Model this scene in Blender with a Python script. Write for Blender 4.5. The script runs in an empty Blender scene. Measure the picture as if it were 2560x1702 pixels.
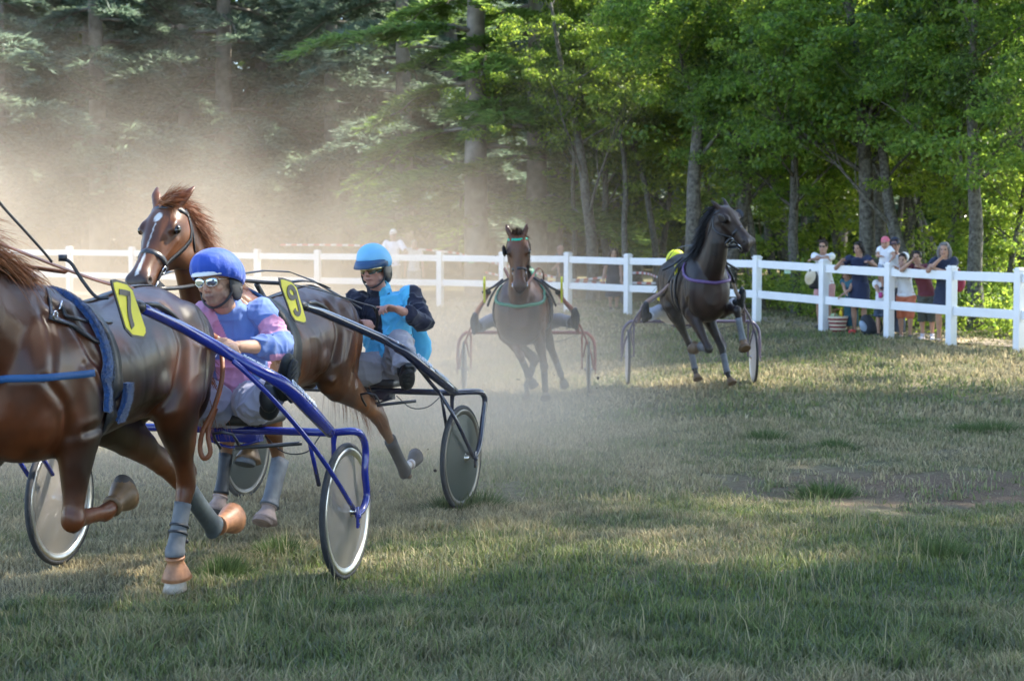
import bpy, bmesh, math, random
import numpy as np
from mathutils import Vector, Matrix, noise
from mathutils.bvhtree import BVHTree
# ------------------------------------------------------------------ camera, sky, sun
C = bpy.context.scene.collection
F = 4400.0; CX, CY = 1280.0, 851.0; HOR = 610.0; CH = 1.68
PITCH = math.atan((CY - HOR) / F)
cam_d = bpy.data.cameras.new('camera'); cam = bpy.data.objects.new('camera', cam_d); C.objects.link(cam)
cam.location = (0, 0, CH); cam.rotation_euler = (math.pi/2 - PITCH, 0, 0)
cam_d.sensor_width = 36; cam_d.lens = 36 * F / 2560; cam_d.clip_start = .1; cam_d.clip_end = 2000
cam_d.dof.use_dof = True; cam_d.dof.focus_distance = 9.8; cam_d.dof.aperture_fstop = 4.8
bpy.context.scene.camera = cam
SUN_EL, SUN_AZ = math.radians(47), math.radians(66)      # azimuth from +Y (view direction) towards +X
w = bpy.data.worlds.new('World'); bpy.context.scene.world = w; w.use_nodes = True
nt = w.node_tree; sky = nt.nodes.new('ShaderNodeTexSky'); sky.sky_type = 'NISHITA'; sky.sun_disc = False
sky.sun_elevation = SUN_EL; sky.sun_rotation = SUN_AZ; sky.altitude = 900; sky.dust_density = 1.5
nt.links.new(sky.outputs[0], nt.nodes['Background'].inputs[0]); nt.nodes['Background'].inputs[1].default_value = .15
sl = bpy.data.lights.new('sun', 'SUN'); so = bpy.data.objects.new('sun', sl); C.objects.link(so)
sl.energy = 3.4; sl.angle = math.radians(.5); sl.color = (1, .93, .80)
sd = Vector((math.sin(SUN_AZ)*math.cos(SUN_EL), math.cos(SUN_AZ)*math.cos(SUN_EL), math.sin(SUN_EL)))
so.rotation_euler = (-sd).to_track_quat('-Z', 'Y').to_euler()
vs = bpy.context.scene.view_settings; vs.view_transform = 'Standard'; vs.look = 'None'; vs.exposure = 2.12; vs.gamma = 1
cy = bpy.context.scene.cycles
cy.max_bounces = 8; cy.diffuse_bounces = 3; cy.glossy_bounces = 3; cy.transmission_bounces = 4; cy.transparent_max_bounces = 12; cy.volume_bounces = 2
cy.use_adaptive_sampling = True; cy.adaptive_threshold = .02; cy.use_denoising = True
cy.volume_step_rate = 4.0; cy.volume_max_steps = 96

# ------------------------------------------------------------------ helpers
def V(*a): return Vector(a)
def ray(u, v):
    x = (u-CX)/F; y = -(v-CY)/F; c, s = math.cos(PITCH), math.sin(PITCH)
    return Vector((x, c + y*s, -s + y*c))
CAM = Vector((0, 0, CH))
def W(u, v, Y):
    "the world point at depth Y seen at photo position u, v"
    d = ray(u, v); return CAM + d * (Y / d.y)
def hitplane(u, v, p, n):
    d = ray(u, v); return CAM + d * ((p-CAM).dot(n) / d.dot(n))
def lerp(a, b, t): return a + (b-a)*t
def sstep(a, b, x):
    t = min(1, max(0, (x-a)/(b-a))); return t*t*(3-2*t)
def crv(pts, n):
    "Catmull-Rom through pts (lists of floats), n samples per span"
    P = [np.array(p, float) for p in pts]; P = [2*P[0]-P[1]] + P + [2*P[-1]-P[-2]]; out = []
    for i in range(1, len(P)-2):
        for k in range(n):
            t = k/n
            out.append(.5*((2*P[i]) + (P[i+1]-P[i-1])*t + (2*P[i-1]-5*P[i]+4*P[i+1]-P[i+2])*t*t + (3*P[i]-P[i-1]-3*P[i+1]+P[i+2])*t**3))
    out.append(P[-2]); return out
class M:
    "collects shapes, links them as ONE mesh object"
    def __init__(s): s.v = []; s.f = []; s.mi = []; s.cur = 0
    def add(s, vs, fs):
        o = len(s.v); s.v += [tuple(p) for p in vs]; s.f += [tuple(i+o for i in f) for f in fs]; s.mi += [s.cur]*len(fs)
    def tube(s, pts, r, seg=10, sm=4, flat=None, side=None, caps=True):
        "a tube along pts; r number or list; flat = ratio of the second radius; side = reference direction of the first radius"
        n = len(pts); rr = r if hasattr(r, '__len__') else [r]*n
        ff = flat if hasattr(flat, '__len__') else [flat if flat is not None else 1]*n
        rows = [[*p, a, b] for p, a, b in zip(pts, rr, ff)]
        if sm > 1 and n > 2: rows = [list(q) for q in crv(rows, sm)]
        P = [Vector(q[:3]) for q in rows]; ring = []; ref = Vector(side) if side is not None else None
        prev = None
        for i, p in enumerate(P):
            t = (P[min(i+1, len(P)-1)] - P[max(i-1, 0)])
            t = t.normalized() if t.length > 1e-9 else Vector((0, 0, 1))
            if ref is not None: a = ref - t*ref.dot(t)
            elif prev is None:
                a = Vector((0, 0, 1)) if abs(t.z) < .9 else Vector((1, 0, 0)); a = a - t*a.dot(t)
            else: a = prev - t*prev.dot(t)
            if a.length < 1e-6: a = Vector((1, 0, 0)) - t*t.x
            a.normalize(); prev = a; b = t.cross(a); ra = max(rows[i][3], 1e-4); rb = ra*rows[i][4]
            ring.append([p + a*(ra*math.cos(2*math.pi*k/seg)) + b*(rb*math.sin(2*math.pi*k/seg)) for k in range(seg)])
        vs = [q for r_ in ring for q in r_]; fs = []
        for i in range(len(P)-1):
            for k in range(seg):
                k2 = (k+1) % seg; fs.append((i*seg+k, i*seg+k2, (i+1)*seg+k2, (i+1)*seg+k))
        if caps:
            vs += [P[0], P[-1]]; c0, c1 = len(vs)-2, len(vs)-1; L = (len(P)-1)*seg
            for k in range(seg):
                k2 = (k+1) % seg; fs += [(c0, k2, k), (c1, L+k, L+k2)]
        s.add(vs, fs)
    def ell(s, c, r, ax=None, n=12):
        "ellipsoid; ax = 3 axes (Matrix 3x3 columns)"
        r = r if hasattr(r, '__len__') else (r, r, r); A = ax or Matrix.Identity(3); vs = []; fs = []
        m = n//2+1
        for i in range(m+1):
            th = math.pi*i/m
            for k in range(n):
                ph = 2*math.pi*k/n
                vs.append(Vector(c) + A @ Vector((r[0]*math.sin(th)*math.cos(ph), r[1]*math.sin(th)*math.sin(ph), r[2]*math.cos(th))))
        for i in range(m):
            for k in range(n):
                k2 = (k+1) % n
                if i == 0: fs.append((k, n+k, n+k2)) if False else fs.append((i*n+k, (i+1)*n+k, (i+1)*n+k2))
                elif i == m-1: fs.append((i*n+k, (i+1)*n+k, i*n+k2))
                else: fs.append((i*n+k, (i+1)*n+k, (i+1)*n+k2, i*n+k2))
        s.add(vs, fs)
    def box(s, c, h, ax=None):
        A = ax or Matrix.Identity(3); vs = [Vector(c) + A @ Vector((h[0]*a, h[1]*b, h[2]*d)) for a in (-1, 1) for b in (-1, 1) for d in (-1, 1)]
        s.add(vs, [(0, 1, 3, 2), (4, 6, 7, 5), (0, 4, 5, 1), (2, 3, 7, 6), (0, 2, 6, 4), (1, 5, 7, 3)])
    def lathe(s, prof, c, ax, n=48, closed=False):
        "prof = [(radius, offset along axis)]; ax = axis direction"
        a = Vector(ax).normalized(); e = a.orthogonal().normalized(); g = a.cross(e); vs = []; fs = []; m = len(prof)
        for r, h in prof:
            for k in range(n):
                t = 2*math.pi*k/n; vs.append(Vector(c) + a*h + (e*math.cos(t) + g*math.sin(t))*r)
        for i in range(m if closed else m-1):
            j = (i+1) % m
            for k in range(n):
                k2 = (k+1) % n; fs.append((i*n+k, i*n+k2, j*n+k2, j*n+k))
        s.add(vs, fs)
    def strap(s, pts, nors, wd, th=.004, sm=3):
        "a flat band following pts with normals nors"
        rows = [list(q) for q in crv([[*p, *n_] for p, n_ in zip(pts, nors)], sm)] if len(pts) > 2 else [[*p, *n_] for p, n_ in zip(pts, nors)]
        P = [Vector(q[:3]) for q in rows]; N = [Vector(q[3:]).normalized() for q in rows]; vs = []; fs = []
        for i, p in enumerate(P):
            t = (P[min(i+1, len(P)-1)]-P[max(i-1, 0)]).normalized(); b = N[i].cross(t).normalized()*(wd/2); n_ = N[i]*th
            vs += [p-b-n_, p-b+n_, p+b+n_, p+b-n_]
        for i in range(len(P)-1):
            for k in range(4): fs.append((i*4+k, i*4+(k+1) % 4, (i+1)*4+(k+1) % 4, (i+1)*4+k))
        L = (len(P)-1)*4; fs += [(3, 2, 1, 0), (L, L+1, L+2, L+3)]; s.add(vs, fs)
    def build(s, name, mats, parent=None, smooth=True, fix=True, kind=None):
        me = bpy.data.meshes.new(name); me.from_pydata(s.v, [], s.f)
        mats = mats if isinstance(mats, (list, tuple)) else [mats]
        for m in mats: me.materials.append(m)
        if len(mats) > 1: me.polygons.foreach_set('material_index', s.mi)
        if fix:
            bm = bmesh.new(); bm.from_mesh(me); bmesh.ops.remove_doubles(bm, verts=bm.verts, dist=1e-6)
            bmesh.ops.recalc_face_normals(bm, faces=bm.faces); bm.to_mesh(me); bm.free()
        if smooth: me.polygons.foreach_set('use_smooth', [True]*len(me.polygons)); 
        me.update(); o = bpy.data.objects.new(name, me); C.objects.link(o)
        if parent is not None: put(o, parent)
        if kind: o['kind'] = kind
        return o
def put(o, parent):
    "parent o, leaving its geometry (given in world space) where it is"
    o.parent = parent; o.matrix_parent_inverse = pmat(parent).inverted()
def pmat(o):
    m = o.matrix_basis.copy()
    return pmat(o.parent) @ o.matrix_parent_inverse @ m if o.parent else m
def thing(name, label, cat, loc=(0, 0, 0), group=None):
    o = bpy.data.objects.new(name, None); C.objects.link(o); o.location = loc; o.empty_display_size = .1
    o['label'] = label; o['category'] = cat
    if group: o['group'] = group
    return o
def tag(o, label, cat, group=None):
    o['label'] = label; o['category'] = cat
    if group: o['group'] = group
    return o
def bevel(o, w_, seg=2):
    m = o.modifiers.new('b', 'BEVEL'); m.width = w_; m.segments = seg; m.limit_method = 'ANGLE'; m.angle_limit = .6; return o
def organic(o, vox, sm=8, fac=.6, col=None, disp=None):
    "fuse overlapping shapes into one continuous skin; colour its points with col(co); push them with disp(co, no)"
    r = o.modifiers.new('r', 'REMESH'); r.mode = 'VOXEL'; r.voxel_size = vox
    s = o.modifiers.new('s', 'SMOOTH'); s.iterations = sm; s.factor = fac
    dg = bpy.context.evaluated_depsgraph_get(); me = bpy.data.meshes.new_from_object(o.evaluated_get(dg)); o.modifiers.clear()
    old = o.data; mats = list(old.materials); o.data = me; bpy.data.meshes.remove(old); me.materials.clear()
    for m in mats: me.materials.append(m)
    n = len(me.vertices); co = np.zeros(n*3); me.vertices.foreach_get('co', co); co = co.reshape(-1, 3)
    if disp is not None:
        no = np.zeros(n*3); me.vertices.foreach_get('normal', no); no = no.reshape(-1, 3)
        co = co + no*disp(co, no)[:, None]; me.vertices.foreach_set('co', co.ravel())
    if col is not None:
        a = me.color_attributes.new('Col', 'FLOAT_COLOR', 'POINT'); c = np.ones((n, 4)); c[:, :3] = col(co); a.data.foreach_set('color', c.ravel())
    me.polygons.foreach_set('use_smooth', [True]*len(me.polygons)); me.polygons.foreach_set('material_index', [0]*len(me.polygons)); me.update()
    return o
def hash3(i, j, k, s=0):
    n = (i*374761393 + j*668265263 + k*1274126177 + s*974634777) & 0xffffffff
    n = ((n ^ (n >> 13))*1274126177) & 0xffffffff; return ((n ^ (n >> 16)) & 0xffff)/65535.
def vnoise(co, scale, s=0):
    "value noise of an (n,3) array, 0..1"
    q = co*scale; f0 = np.floor(q).astype(np.int64); t = q-f0; t = t*t*(3-2*t); r = 0
    for a in (0, 1):
        for b in (0, 1):
            for c in (0, 1):
                wgt = (t[:, 0] if a else 1-t[:, 0])*(t[:, 1] if b else 1-t[:, 1])*(t[:, 2] if c else 1-t[:, 2])
                r = r + wgt*hash3(f0[:, 0]+a, f0[:, 1]+b, f0[:, 2]+c, s)
    return r
# ------------------------------------------------------------------ materials
def mat(name, col, rough=.6, metal=0, var=0., vscale=20, bump=0., bscale=60, sheen=0, spec=.5, coat=0, col2=None, attr=False, aniso=None):
    m = bpy.data.materials.new(name); m.use_nodes = True; n = m.node_tree.nodes; L = m.node_tree.links; b = n['Principled BSDF']
    b.inputs['Roughness'].default_value = rough; b.inputs['Metallic'].default_value = metal; b.inputs['Specular IOR Level'].default_value = spec
    b.inputs['Coat Weight'].default_value = coat; b.inputs['Coat Roughness'].default_value = .15
    if sheen: b.inputs['Sheen Weight'].default_value = sheen; b.inputs['Sheen Roughness'].default_value = .5
    b.inputs['Base Color'].default_value = (*col, 1)
    tc = n.new('ShaderNodeTexCoord'); src = None
    if attr:
        a = n.new('ShaderNodeVertexColor'); a.layer_name = 'Col'; src = a.outputs[0]
    if var or col2:
        no = n.new('ShaderNodeTexNoise'); no.inputs['Scale'].default_value = vscale; no.inputs['Detail'].default_value = 5
        L.new(tc.outputs['Object'], no.inputs['Vector'])
        mr = n.new('ShaderNodeMapRange'); mr.inputs[1].default_value = .3; mr.inputs[2].default_value = .7; L.new(no.outputs[0], mr.inputs[0])
        mx = n.new('ShaderNodeMix'); mx.data_type = 'RGBA'
        if src is not None:
            mx.blend_type = 'MULTIPLY'; mx.inputs[0].default_value = 1; L.new(src, mx.inputs[6])
            mr.inputs[3].default_value = 1-var; mr.inputs[4].default_value = 1+var*.5; L.new(mr.outputs[0], mx.inputs[7])
        else:
            L.new(mr.outputs[0], mx.inputs[0]); c2 = col2 or tuple(min(1, c*(1+var)) for c in col); c1 = col if col2 else tuple(c*(1-var) for c in col)
            mx.inputs[6].default_value = (*c1, 1); mx.inputs[7].default_value = (*c2, 1)
        L.new(mx.outputs[2], b.inputs['Base Color'])
    elif src is not None: L.new(src, b.inputs['Base Color'])
    if bump:
        nb = n.new('ShaderNodeTexNoise'); nb.inputs['Scale'].default_value = bscale; nb.inputs['Detail'].default_value = 6; L.new(tc.outputs['Object'], nb.inputs['Vector'])
        bu = n.new('ShaderNodeBump'); bu.inputs['Strength'].default_value = bump; bu.inputs['Distance'].default_value = .01
        L.new(nb.outputs[0], bu.inputs['Height']); L.new(bu.outputs[0], b.inputs['Normal'])
    return m
def leafmat(name, c1, c2, trans=.5, rough=.45):
    m = bpy.data.materials.new(name); m.use_nodes = True; n = m.node_tree.nodes; L = m.node_tree.links; b = n['Principled BSDF']; out = n['Material Output']
    g = n.new('ShaderNodeNewGeometry'); cr = n.new('ShaderNodeValToRGB'); cr.color_ramp.elements[0].color = (*c1, 1); cr.color_ramp.elements[1].color = (*c2, 1)
    L.new(g.outputs['Random Per Island'], cr.inputs[0]); L.new(cr.outputs[0], b.inputs['Base Color']); b.inputs['Roughness'].default_value = rough
    t = n.new('ShaderNodeBsdfTranslucent'); hs = n.new('ShaderNodeHueSaturation'); hs.inputs['Value'].default_value = 3.0; hs.inputs['Saturation'].default_value = 1.15; hs.inputs['Hue'].default_value = .485
    L.new(cr.outputs[0], hs.inputs['Color']); L.new(hs.outputs[0], t.inputs[0])
    mx = n.new('ShaderNodeMixShader'); mx.inputs[0].default_value = trans; L.new(b.outputs[0], mx.inputs[1]); L.new(t.outputs[0], mx.inputs[2]); L.new(mx.outputs[0], out.inputs[0])
    return m
# ------------------------------------------------------------------ ground, with the track dipping and rising to the fence
POSTS = [(-300, 617, 45), (-140, 617, 44), (18, 617.5, 43.3), (173, 618, 42.5), (330, 619.5, 41.6), (487, 622, 40.7), (643, 625, 39.8), (794, 627, 39), (947, 628.5, 38.6),
         (1100, 630, 38.2), (1257, 632, 37.2), (1420, 633, 36), (1570, 637, 34.6), (1732, 639, 33.2), (1893, 642, 31.6), (2060, 651, 29.6), (2224, 660, 28.2), (2380, 668, 26.9),
         (2550, 673, 25.6), (2740, 678, 24.3), (2950, 684, 23.0), (3190, 692, 21.7), (3460, 700, 20.4), (3780, 710, 19.1), (4150, 722, 17.8)]
PH = 1.2
FP = [W(u, v, Y) - Vector((0, 0, PH)) for u, v, Y in POSTS]
fx = np.array([p.x for p in FP]); fy = np.array([p.y for p in FP]); fz = np.array([p.z for p in FP])
by = [0, 6, 9, 12, 16, 21, 60]; bz = [0, -.01, -.045, -.10, -.17, -.2, -.2]
def gza(x, y):
    x = np.asarray(x, float); y = np.asarray(y, float)
    yf = np.interp(x, fx, fy); zf = np.interp(x, fx, fz); b = np.interp(y, by, bz) + np.clip(x, 0, 2.6)*.042*np.clip((y-14)/7, 0, 1)
    t = np.clip((y-yf+10)/10, 0, 1); t = t*t*(3-2*t)
    return b*(1-t) + zf*t + np.clip(y-yf-1, 0, 60)*.012
def gz(x, y): return float(gza(x, y))
def G(u, v):
    "ground point seen at photo position u, v"
    d = ray(u, v); t = 5.; 
    for _ in range(400):
        p = CAM + d*t
        if p.z < gz(p.x, p.y): break
        t *= 1.01
    return p
xs = np.concatenate([np.linspace(-70, -16, 24), np.linspace(-15, 15, 121), np.linspace(16, 70, 24)])
ys = np.concatenate([np.linspace(-30, 3, 12), np.linspace(3.5, 50, 187), np.linspace(52, 140, 25)])
XX, YY = np.meshgrid(xs, ys); ZZ = gza(XX, YY)
pp = np.stack([XX.ravel(), YY.ravel(), np.zeros(XX.size)], 1)
ZZ = ZZ + ((vnoise(pp, 1.3, 3)-.5)*.03 + (vnoise(pp, 3.1, 4)-.5)*.015).reshape(XX.shape)
nx, ny = len(xs), len(ys); g = M(); g.v = [(float(a), float(b), float(c)) for a, b, c in zip(XX.ravel(), YY.ravel(), ZZ.ravel())]
g.f = [(j*nx+i, j*nx+i+1, (j+1)*nx+i+1, (j+1)*nx+i) for j in range(ny-1) for i in range(nx-1)]; g.mi = [0]*len(g.f)
def ground_mat():
    m = bpy.data.materials.new('turf_soil'); m.use_nodes = True; n = m.node_tree.nodes; L = m.node_tree.links; b = n['Principled BSDF']; b.inputs['Roughness'].default_value = .95
    b.inputs['Specular IOR Level'].default_value = .15
    tc = n.new('ShaderNodeTexCoord')
    def nz(sc, det=6, ro=.6):
        q = n.new('ShaderNodeTexNoise'); q.inputs['Scale'].default_value = sc; q.inputs['Detail'].default_value = det; q.inputs['Roughness'].default_value = ro; L.new(tc.outputs['Object'], q.inputs['Vector']); return q
    a, c, d = nz(.7), nz(9, 8, .7), nz(60, 4, .7)
    r1 = n.new('ShaderNodeValToRGB'); e = r1.color_ramp.elements; e[0].position = .36; e[0].color = (.19, .16, .10, 1); e[1].position = .64; e[1].color = (.10, .12, .055, 1); L.new(a.outputs[0], r1.inputs[0])
    r2 = n.new('ShaderNodeValToRGB'); e = r2.color_ramp.elements; e[0].position = .38; e[0].color = (.06, .05, .03, 1); e[1].position = .66; e[1].color = (.26, .22, .13, 1); L.new(c.outputs[0], r2.inputs[0])
    mx = n.new('ShaderNodeMix'); mx.data_type = 'RGBA'; mx.inputs[0].default_value = .5; L.new(r1.outputs[0], mx.inputs[6]); L.new(r2.outputs[0], mx.inputs[7])
    # bare scuffed soil patch on the right of the track
    sx = n.new('ShaderNodeSeparateXYZ'); L.new(tc.outputs['Object'], sx.inputs[0])
    def mth(op, p, q=None):
        k = n.new('ShaderNodeMath'); k.operation = op
        for i, z in enumerate((p, q)):
            if z is None: continue
            if isinstance(z, (int, float)): k.inputs[i].default_value = z
            else: L.new(z, k.inputs[i])
        return k.outputs[0]
    ex = mth('DIVIDE', mth('SUBTRACT', sx.outputs[0], 3.5), 2.0); ey = mth('DIVIDE', mth('SUBTRACT', sx.outputs[1], 12.8), 1.25)
    rr = mth('ADD', mth('MULTIPLY', ex, ex), mth('MULTIPLY', ey, ey)); rr = mth('ADD', rr, mth('MULTIPLY', mth('SUBTRACT', c.outputs[0], .5), 2.6))
    mr = n.new('ShaderNodeMapRange'); mr.inputs[1].default_value = .35; mr.inputs[2].default_value = 1.35; mr.inputs[3].default_value = 1; mr.inputs[4].default_value = 0; L.new(rr, mr.inputs[0])
    r3 = n.new('ShaderNodeValToRGB'); e = r3.color_ramp.elements; e[0].position = .35; e[0].color = (.06, .042, .026, 1); e[1].position = .65; e[1].color = (.25, .175, .115, 1); L.new(d.outputs[0], r3.inputs[0])
    m2 = n.new('ShaderNodeMix'); m2.data_type = 'RGBA'; L.new(mr.outputs[0], m2.inputs[0]); L.new(mx.outputs[2], m2.inputs[6]); L.new(r3.outputs[0], m2.inputs[7]); L.new(m2.outputs[2], b.inputs['Base Color'])
    bu = n.new('ShaderNodeBump'); bu.inputs['Strength'].default_value = .9; bu.inputs['Distance'].default_value = .04; L.new(c.outputs[0], bu.inputs['Height']); L.new(bu.outputs[0], b.inputs['Normal'])
    return m
gr = g.build('ground', ground_mat(), kind='structure', fix=False)
# pale dirt path on the far side of the fence
pth = M(); pv = []; pf = []
ts = np.linspace(-12, 14, 60)
for i, x in enumerate(ts):
    yf = float(np.interp(x, fx, fy))
    for k, d_ in enumerate((.45, .9, 1.4, 1.9)):
        y = yf + d_ + .15*math.sin(x*1.7+k); pv.append((x + d_*.3, y, gz(x+d_*.3, y)+.035))
for i in range(len(ts)-1):
    for k in range(3): pf.append((i*4+k, (i+1)*4+k, (i+1)*4+k+1, i*4+k+1))
pth.add(pv, pf); pth.build('path', mat('dry_dirt', (.30, .24, .17), .95, var=.4, vscale=3, bump=.6, bscale=30), kind='structure', fix=False)

# ------------------------------------------------------------------ grass: one stuff object of blades
rng = np.random.default_rng(7)
def blades(n, x0, x1, y0, y1, hmin, hmax, wd, kind, seed, dens=None, bent=.5):
    r = np.random.default_rng(seed); x = r.uniform(x0, x1, n); y = y0 + (y1-y0)*r.uniform(0, 1, n)
    keep = np.abs(x) < y*.31+1.9; yf = np.interp(x, fx, fy); keep &= y < yf+6
    p = np.stack([x, y, np.zeros(n)], 1); n1 = vnoise(p, .8, 11)*.6+vnoise(p, 2.7, 12)*.4; n2 = vnoise(p, 6, 13)
    bare = ((x-3.5)/2.0)**2 + ((y-12.8)/1.25)**2 + (vnoise(p, 3, 14)-.5)*1.6
    keep &= (bare > 1) | (r.uniform(0, 1, n) < np.clip(.04+(n2-.45)*.9, 0, .5))
    if kind == 's' and hmax < .05: keep = (np.abs(x) < y*.31+1.9)
    if dens is not None: keep &= r.uniform(0, 1, n) < dens(x, y, n1, n2)
    x, y, n1, n2 = x[keep], y[keep], n1[keep], n2[keep]; n = len(x)
    h = r.uniform(hmin, hmax, n)*(.45+.9*n2); a = r.uniform(0, 2*np.pi, n); bend = r.uniform(.1, bent+.3, n)*h; az = r.uniform(0, 2*np.pi, n)
    wv = wd*r.uniform(.6, 1.4, n); z = gza(x, y)-.01
    dx, dy = np.cos(a)*wv, np.sin(a)*wv; bx, by_ = np.cos(az)*bend, np.sin(az)*bend; co = np.zeros((n, 5, 3))
    co[:, 0] = np.stack([x-dx, y-dy, z], 1); co[:, 1] = np.stack([x+dx, y+dy, z], 1)
    co[:, 2] = np.stack([x-dx*.7+bx*.35, y-dy*.7+by_*.35, z+h*.6], 1); co[:, 3] = np.stack([x+dx*.7+bx*.35, y+dy*.7+by_*.35, z+h*.6], 1)
    co[:, 4] = np.stack([x+bx, y+by_, z+h*(1-.3*bent)], 1)
    k = r.uniform(0, 1, n); dry = np.clip(1.52 - n1*1.9 + (k-.5)*.9 + np.clip((11-y)/6, -.35, .3)*-.75 - np.clip(x-.5, -2.0, 1.5)*.13, 0, 1)[:, None] if kind == 'g' else np.ones((n, 1))*(.55+.35*k[:, None])
    green = np.array([.145, .190, .062])*(.65+.8*r.uniform(0, 1, (n, 1))); blue = np.array([.145, .170, .105]); green = np.where(r.uniform(0, 1, (n, 1)) < .3, blue*(.7+.6*r.uniform(0, 1, (n, 1))), green)
    straw = np.array([.46, .385, .23])*(.5+.7*r.uniform(0, 1, (n, 1))); col = green*(1-dry) + straw*dry
    return co, np.repeat(col[:, None], 5, 1)
sets = [blades(215000, -4.5, 4.5, 5.6, 8.2, .035, .115, .0035, 'g', 1), blades(230000, -5.7, 5.7, 8.2, 12, .025, .085, .0042, 'g', 2),
        blades(180000, -7.8, 7.8, 12, 18, .03, .09, .006, 'g', 3), blades(125000, -11.4, 11.4, 18, 30, .03, .11, .012, 'g', 4), blades(46000, -15, 7, 30, 42, .04, .12, .02, 'g', 5),
        blades(14000, -4, 4, 5.8, 11, .08, .22, .0016, 's', 6, lambda x, y, a, b: np.clip((a-.50)*5, 0, 1)*np.clip((b-.35)*2.5, 0, 1), .35), blades(5000, -5, 5, 9, 16, .10, .24, .0025, 's', 7, lambda x, y, a, b: np.clip((a-.50)*5, 0, 1)*np.clip((b-.4)*2.4, 0, 1), .35),
        blades(60000, -4.8, 4.8, 6, 14.5, .01, .03, .004, 's', 8, lambda x, y, a, b: np.clip(1.1-a*1.3, 0, 1), 2.5)]
# greener taller tufts seen on the turf
for u, v, sz in ((1915, 1105, .35), (2085, 1128, .3), (2415, 1085, .3), (2480, 1080, .45), (2060, 1245, .35), (1200, 1270, .3), (1130, 1280, .3), (700, 1395, .25), (560, 1440, .2), (2350, 1400, .25)):
    p = G(u, v); c, k = blades(900, -.5, .5, -.5, .5, .09, .2, .003, 'g', int(u))if False else (None, None)
    r = np.random.default_rng(int(u)); n = 700; x = p.x + r.normal(0, sz*.35, n); y = p.y + r.normal(0, sz*.3, n); z = gza(x, y)-.01; h = r.uniform(.05, .17, n)*np.exp(-((x-p.x)**2+(y-p.y)**2)/sz**2*2)
    a = r.uniform(0, 6.28, n); wv = .003; bx = (x-p.x)*.6 + r.normal(0, .02, n); by_ = (y-p.y)*.6 + r.normal(0, .02, n); co = np.zeros((n, 5, 3)); dx, dy = np.cos(a)*wv, np.sin(a)*wv
    co[:, 0] = np.stack([x-dx, y-dy, z], 1); co[:, 1] = np.stack([x+dx, y+dy, z], 1); co[:, 2] = np.stack([x-dx*.7+bx*.4, y-dy*.7+by_*.4, z+h*.6], 1); co[:, 3] = np.stack([x+dx*.7+bx*.4, y+dy*.7+by_*.4, z+h*.6], 1); co[:, 4] = np.stack([x+bx, y+by_, z+h], 1)
    sets.append((co, np.tile(np.array([.10, .145, .05])*(.7+.6*r.uniform(0, 1, (n, 1, 1))), (1, 5, 1))))
co = np.concatenate([a for a, _ in sets]); cc = np.concatenate([b for _, b in sets]); nb = len(co)
me = bpy.data.meshes.new('grass'); me.vertices.add(nb*5); me.vertices.foreach_set('co', co.astype(np.float32).ravel())
base = (np.arange(nb)*5)[:, None]; loops = np.concatenate([base+np.array([[0, 1, 3, 2]]), base+np.array([[2, 3, 4]])], 1).astype(np.int32).ravel()
me.loops.add(nb*7); me.loops.foreach_set('vertex_index', loops); me.polygons.add(nb*2)
st = np.stack([np.arange(nb)*7, np.arange(nb)*7+4], 1).ravel().astype(np.int32); me.polygons.foreach_set('loop_start', st)
me.polygons.foreach_set('loop_total', np.tile([4, 3], nb).astype(np.int32)); me.update(calc_edges=True)
ca = me.color_attributes.new('Col', 'FLOAT_COLOR', 'POINT'); c4 = np.ones((nb*5, 4), np.float32); c4[:, :3] = cc.reshape(-1, 3); ca.data.foreach_set('color', c4.ravel())
gm = mat('grass_blade', (.1, .1, .05), .7, attr=True, spec=.25); n_ = gm.node_tree.nodes; L_ = gm.node_tree.links
t_ = n_.new('ShaderNodeBsdfTranslucent'); mx_ = n_.new('ShaderNodeMixShader'); mx_.inputs[0].default_value = .35; L_.new(n_['Color Attribute'].outputs[0], t_.inputs[0])
L_.new(n_['Principled BSDF'].outputs[0], mx_.inputs[1]); L_.new(t_.outputs[0], mx_.inputs[2]); L_.new(mx_.outputs[0], n_['Material Output'].inputs[0])
me.materials.append(gm); go = bpy.data.objects.new('grass', me); C.objects.link(go); go['kind'] = 'stuff'; tag(go, 'short dry and green grass growing all over the race track', 'grass')
# ------------------------------------------------------------------ white two-rail fence
def build_fence():
    pm = mat('white_plastic', (.80, .81, .82), .38, var=.04, vscale=3); cap = pm
    f = thing('rail_fence', 'white plastic fence with two rails curving round the grass track', 'fence', FP[9])
    for i, b in enumerate(FP):
        nx_ = FP[min(i+1, len(FP)-1)]-FP[max(i-1, 0)]; a = math.atan2(nx_.y, nx_.x); A = Matrix.Rotation(a, 3, 'Z')
        m = M(); m.box(b+Vector((0, 0, PH/2-.16)), (.062, .062, PH/2+.14), A); m.box(b+Vector((0, 0, PH-.012)), (.072, .072, .012), A)
        m.box(b+Vector((0, 0, PH+.012)), (.052, .052, .012), A)
        bevel(m.build('post', pm, f, smooth=False), .006)
    for zt in (PH-.06, PH-.06-.535):
        for i in range(len(FP)-1):
            a, b = FP[i], FP[i+1]; d = b-a; L_ = d.length; t = d.normalized(); s = Vector((t.y, -t.x, 0)).normalized(); A = Matrix((t, s, t.cross(s))).transposed()
            sag = (random.random()-.5)*.012; c = (a+b)/2 + Vector((0, 0, zt-.07+sag))
            m = M(); m.box(c, (L_/2-.064, .022, .068), A); bevel(m.build('rail', pm, f, smooth=False), .008)
random.seed(3); build_fence()
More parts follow.
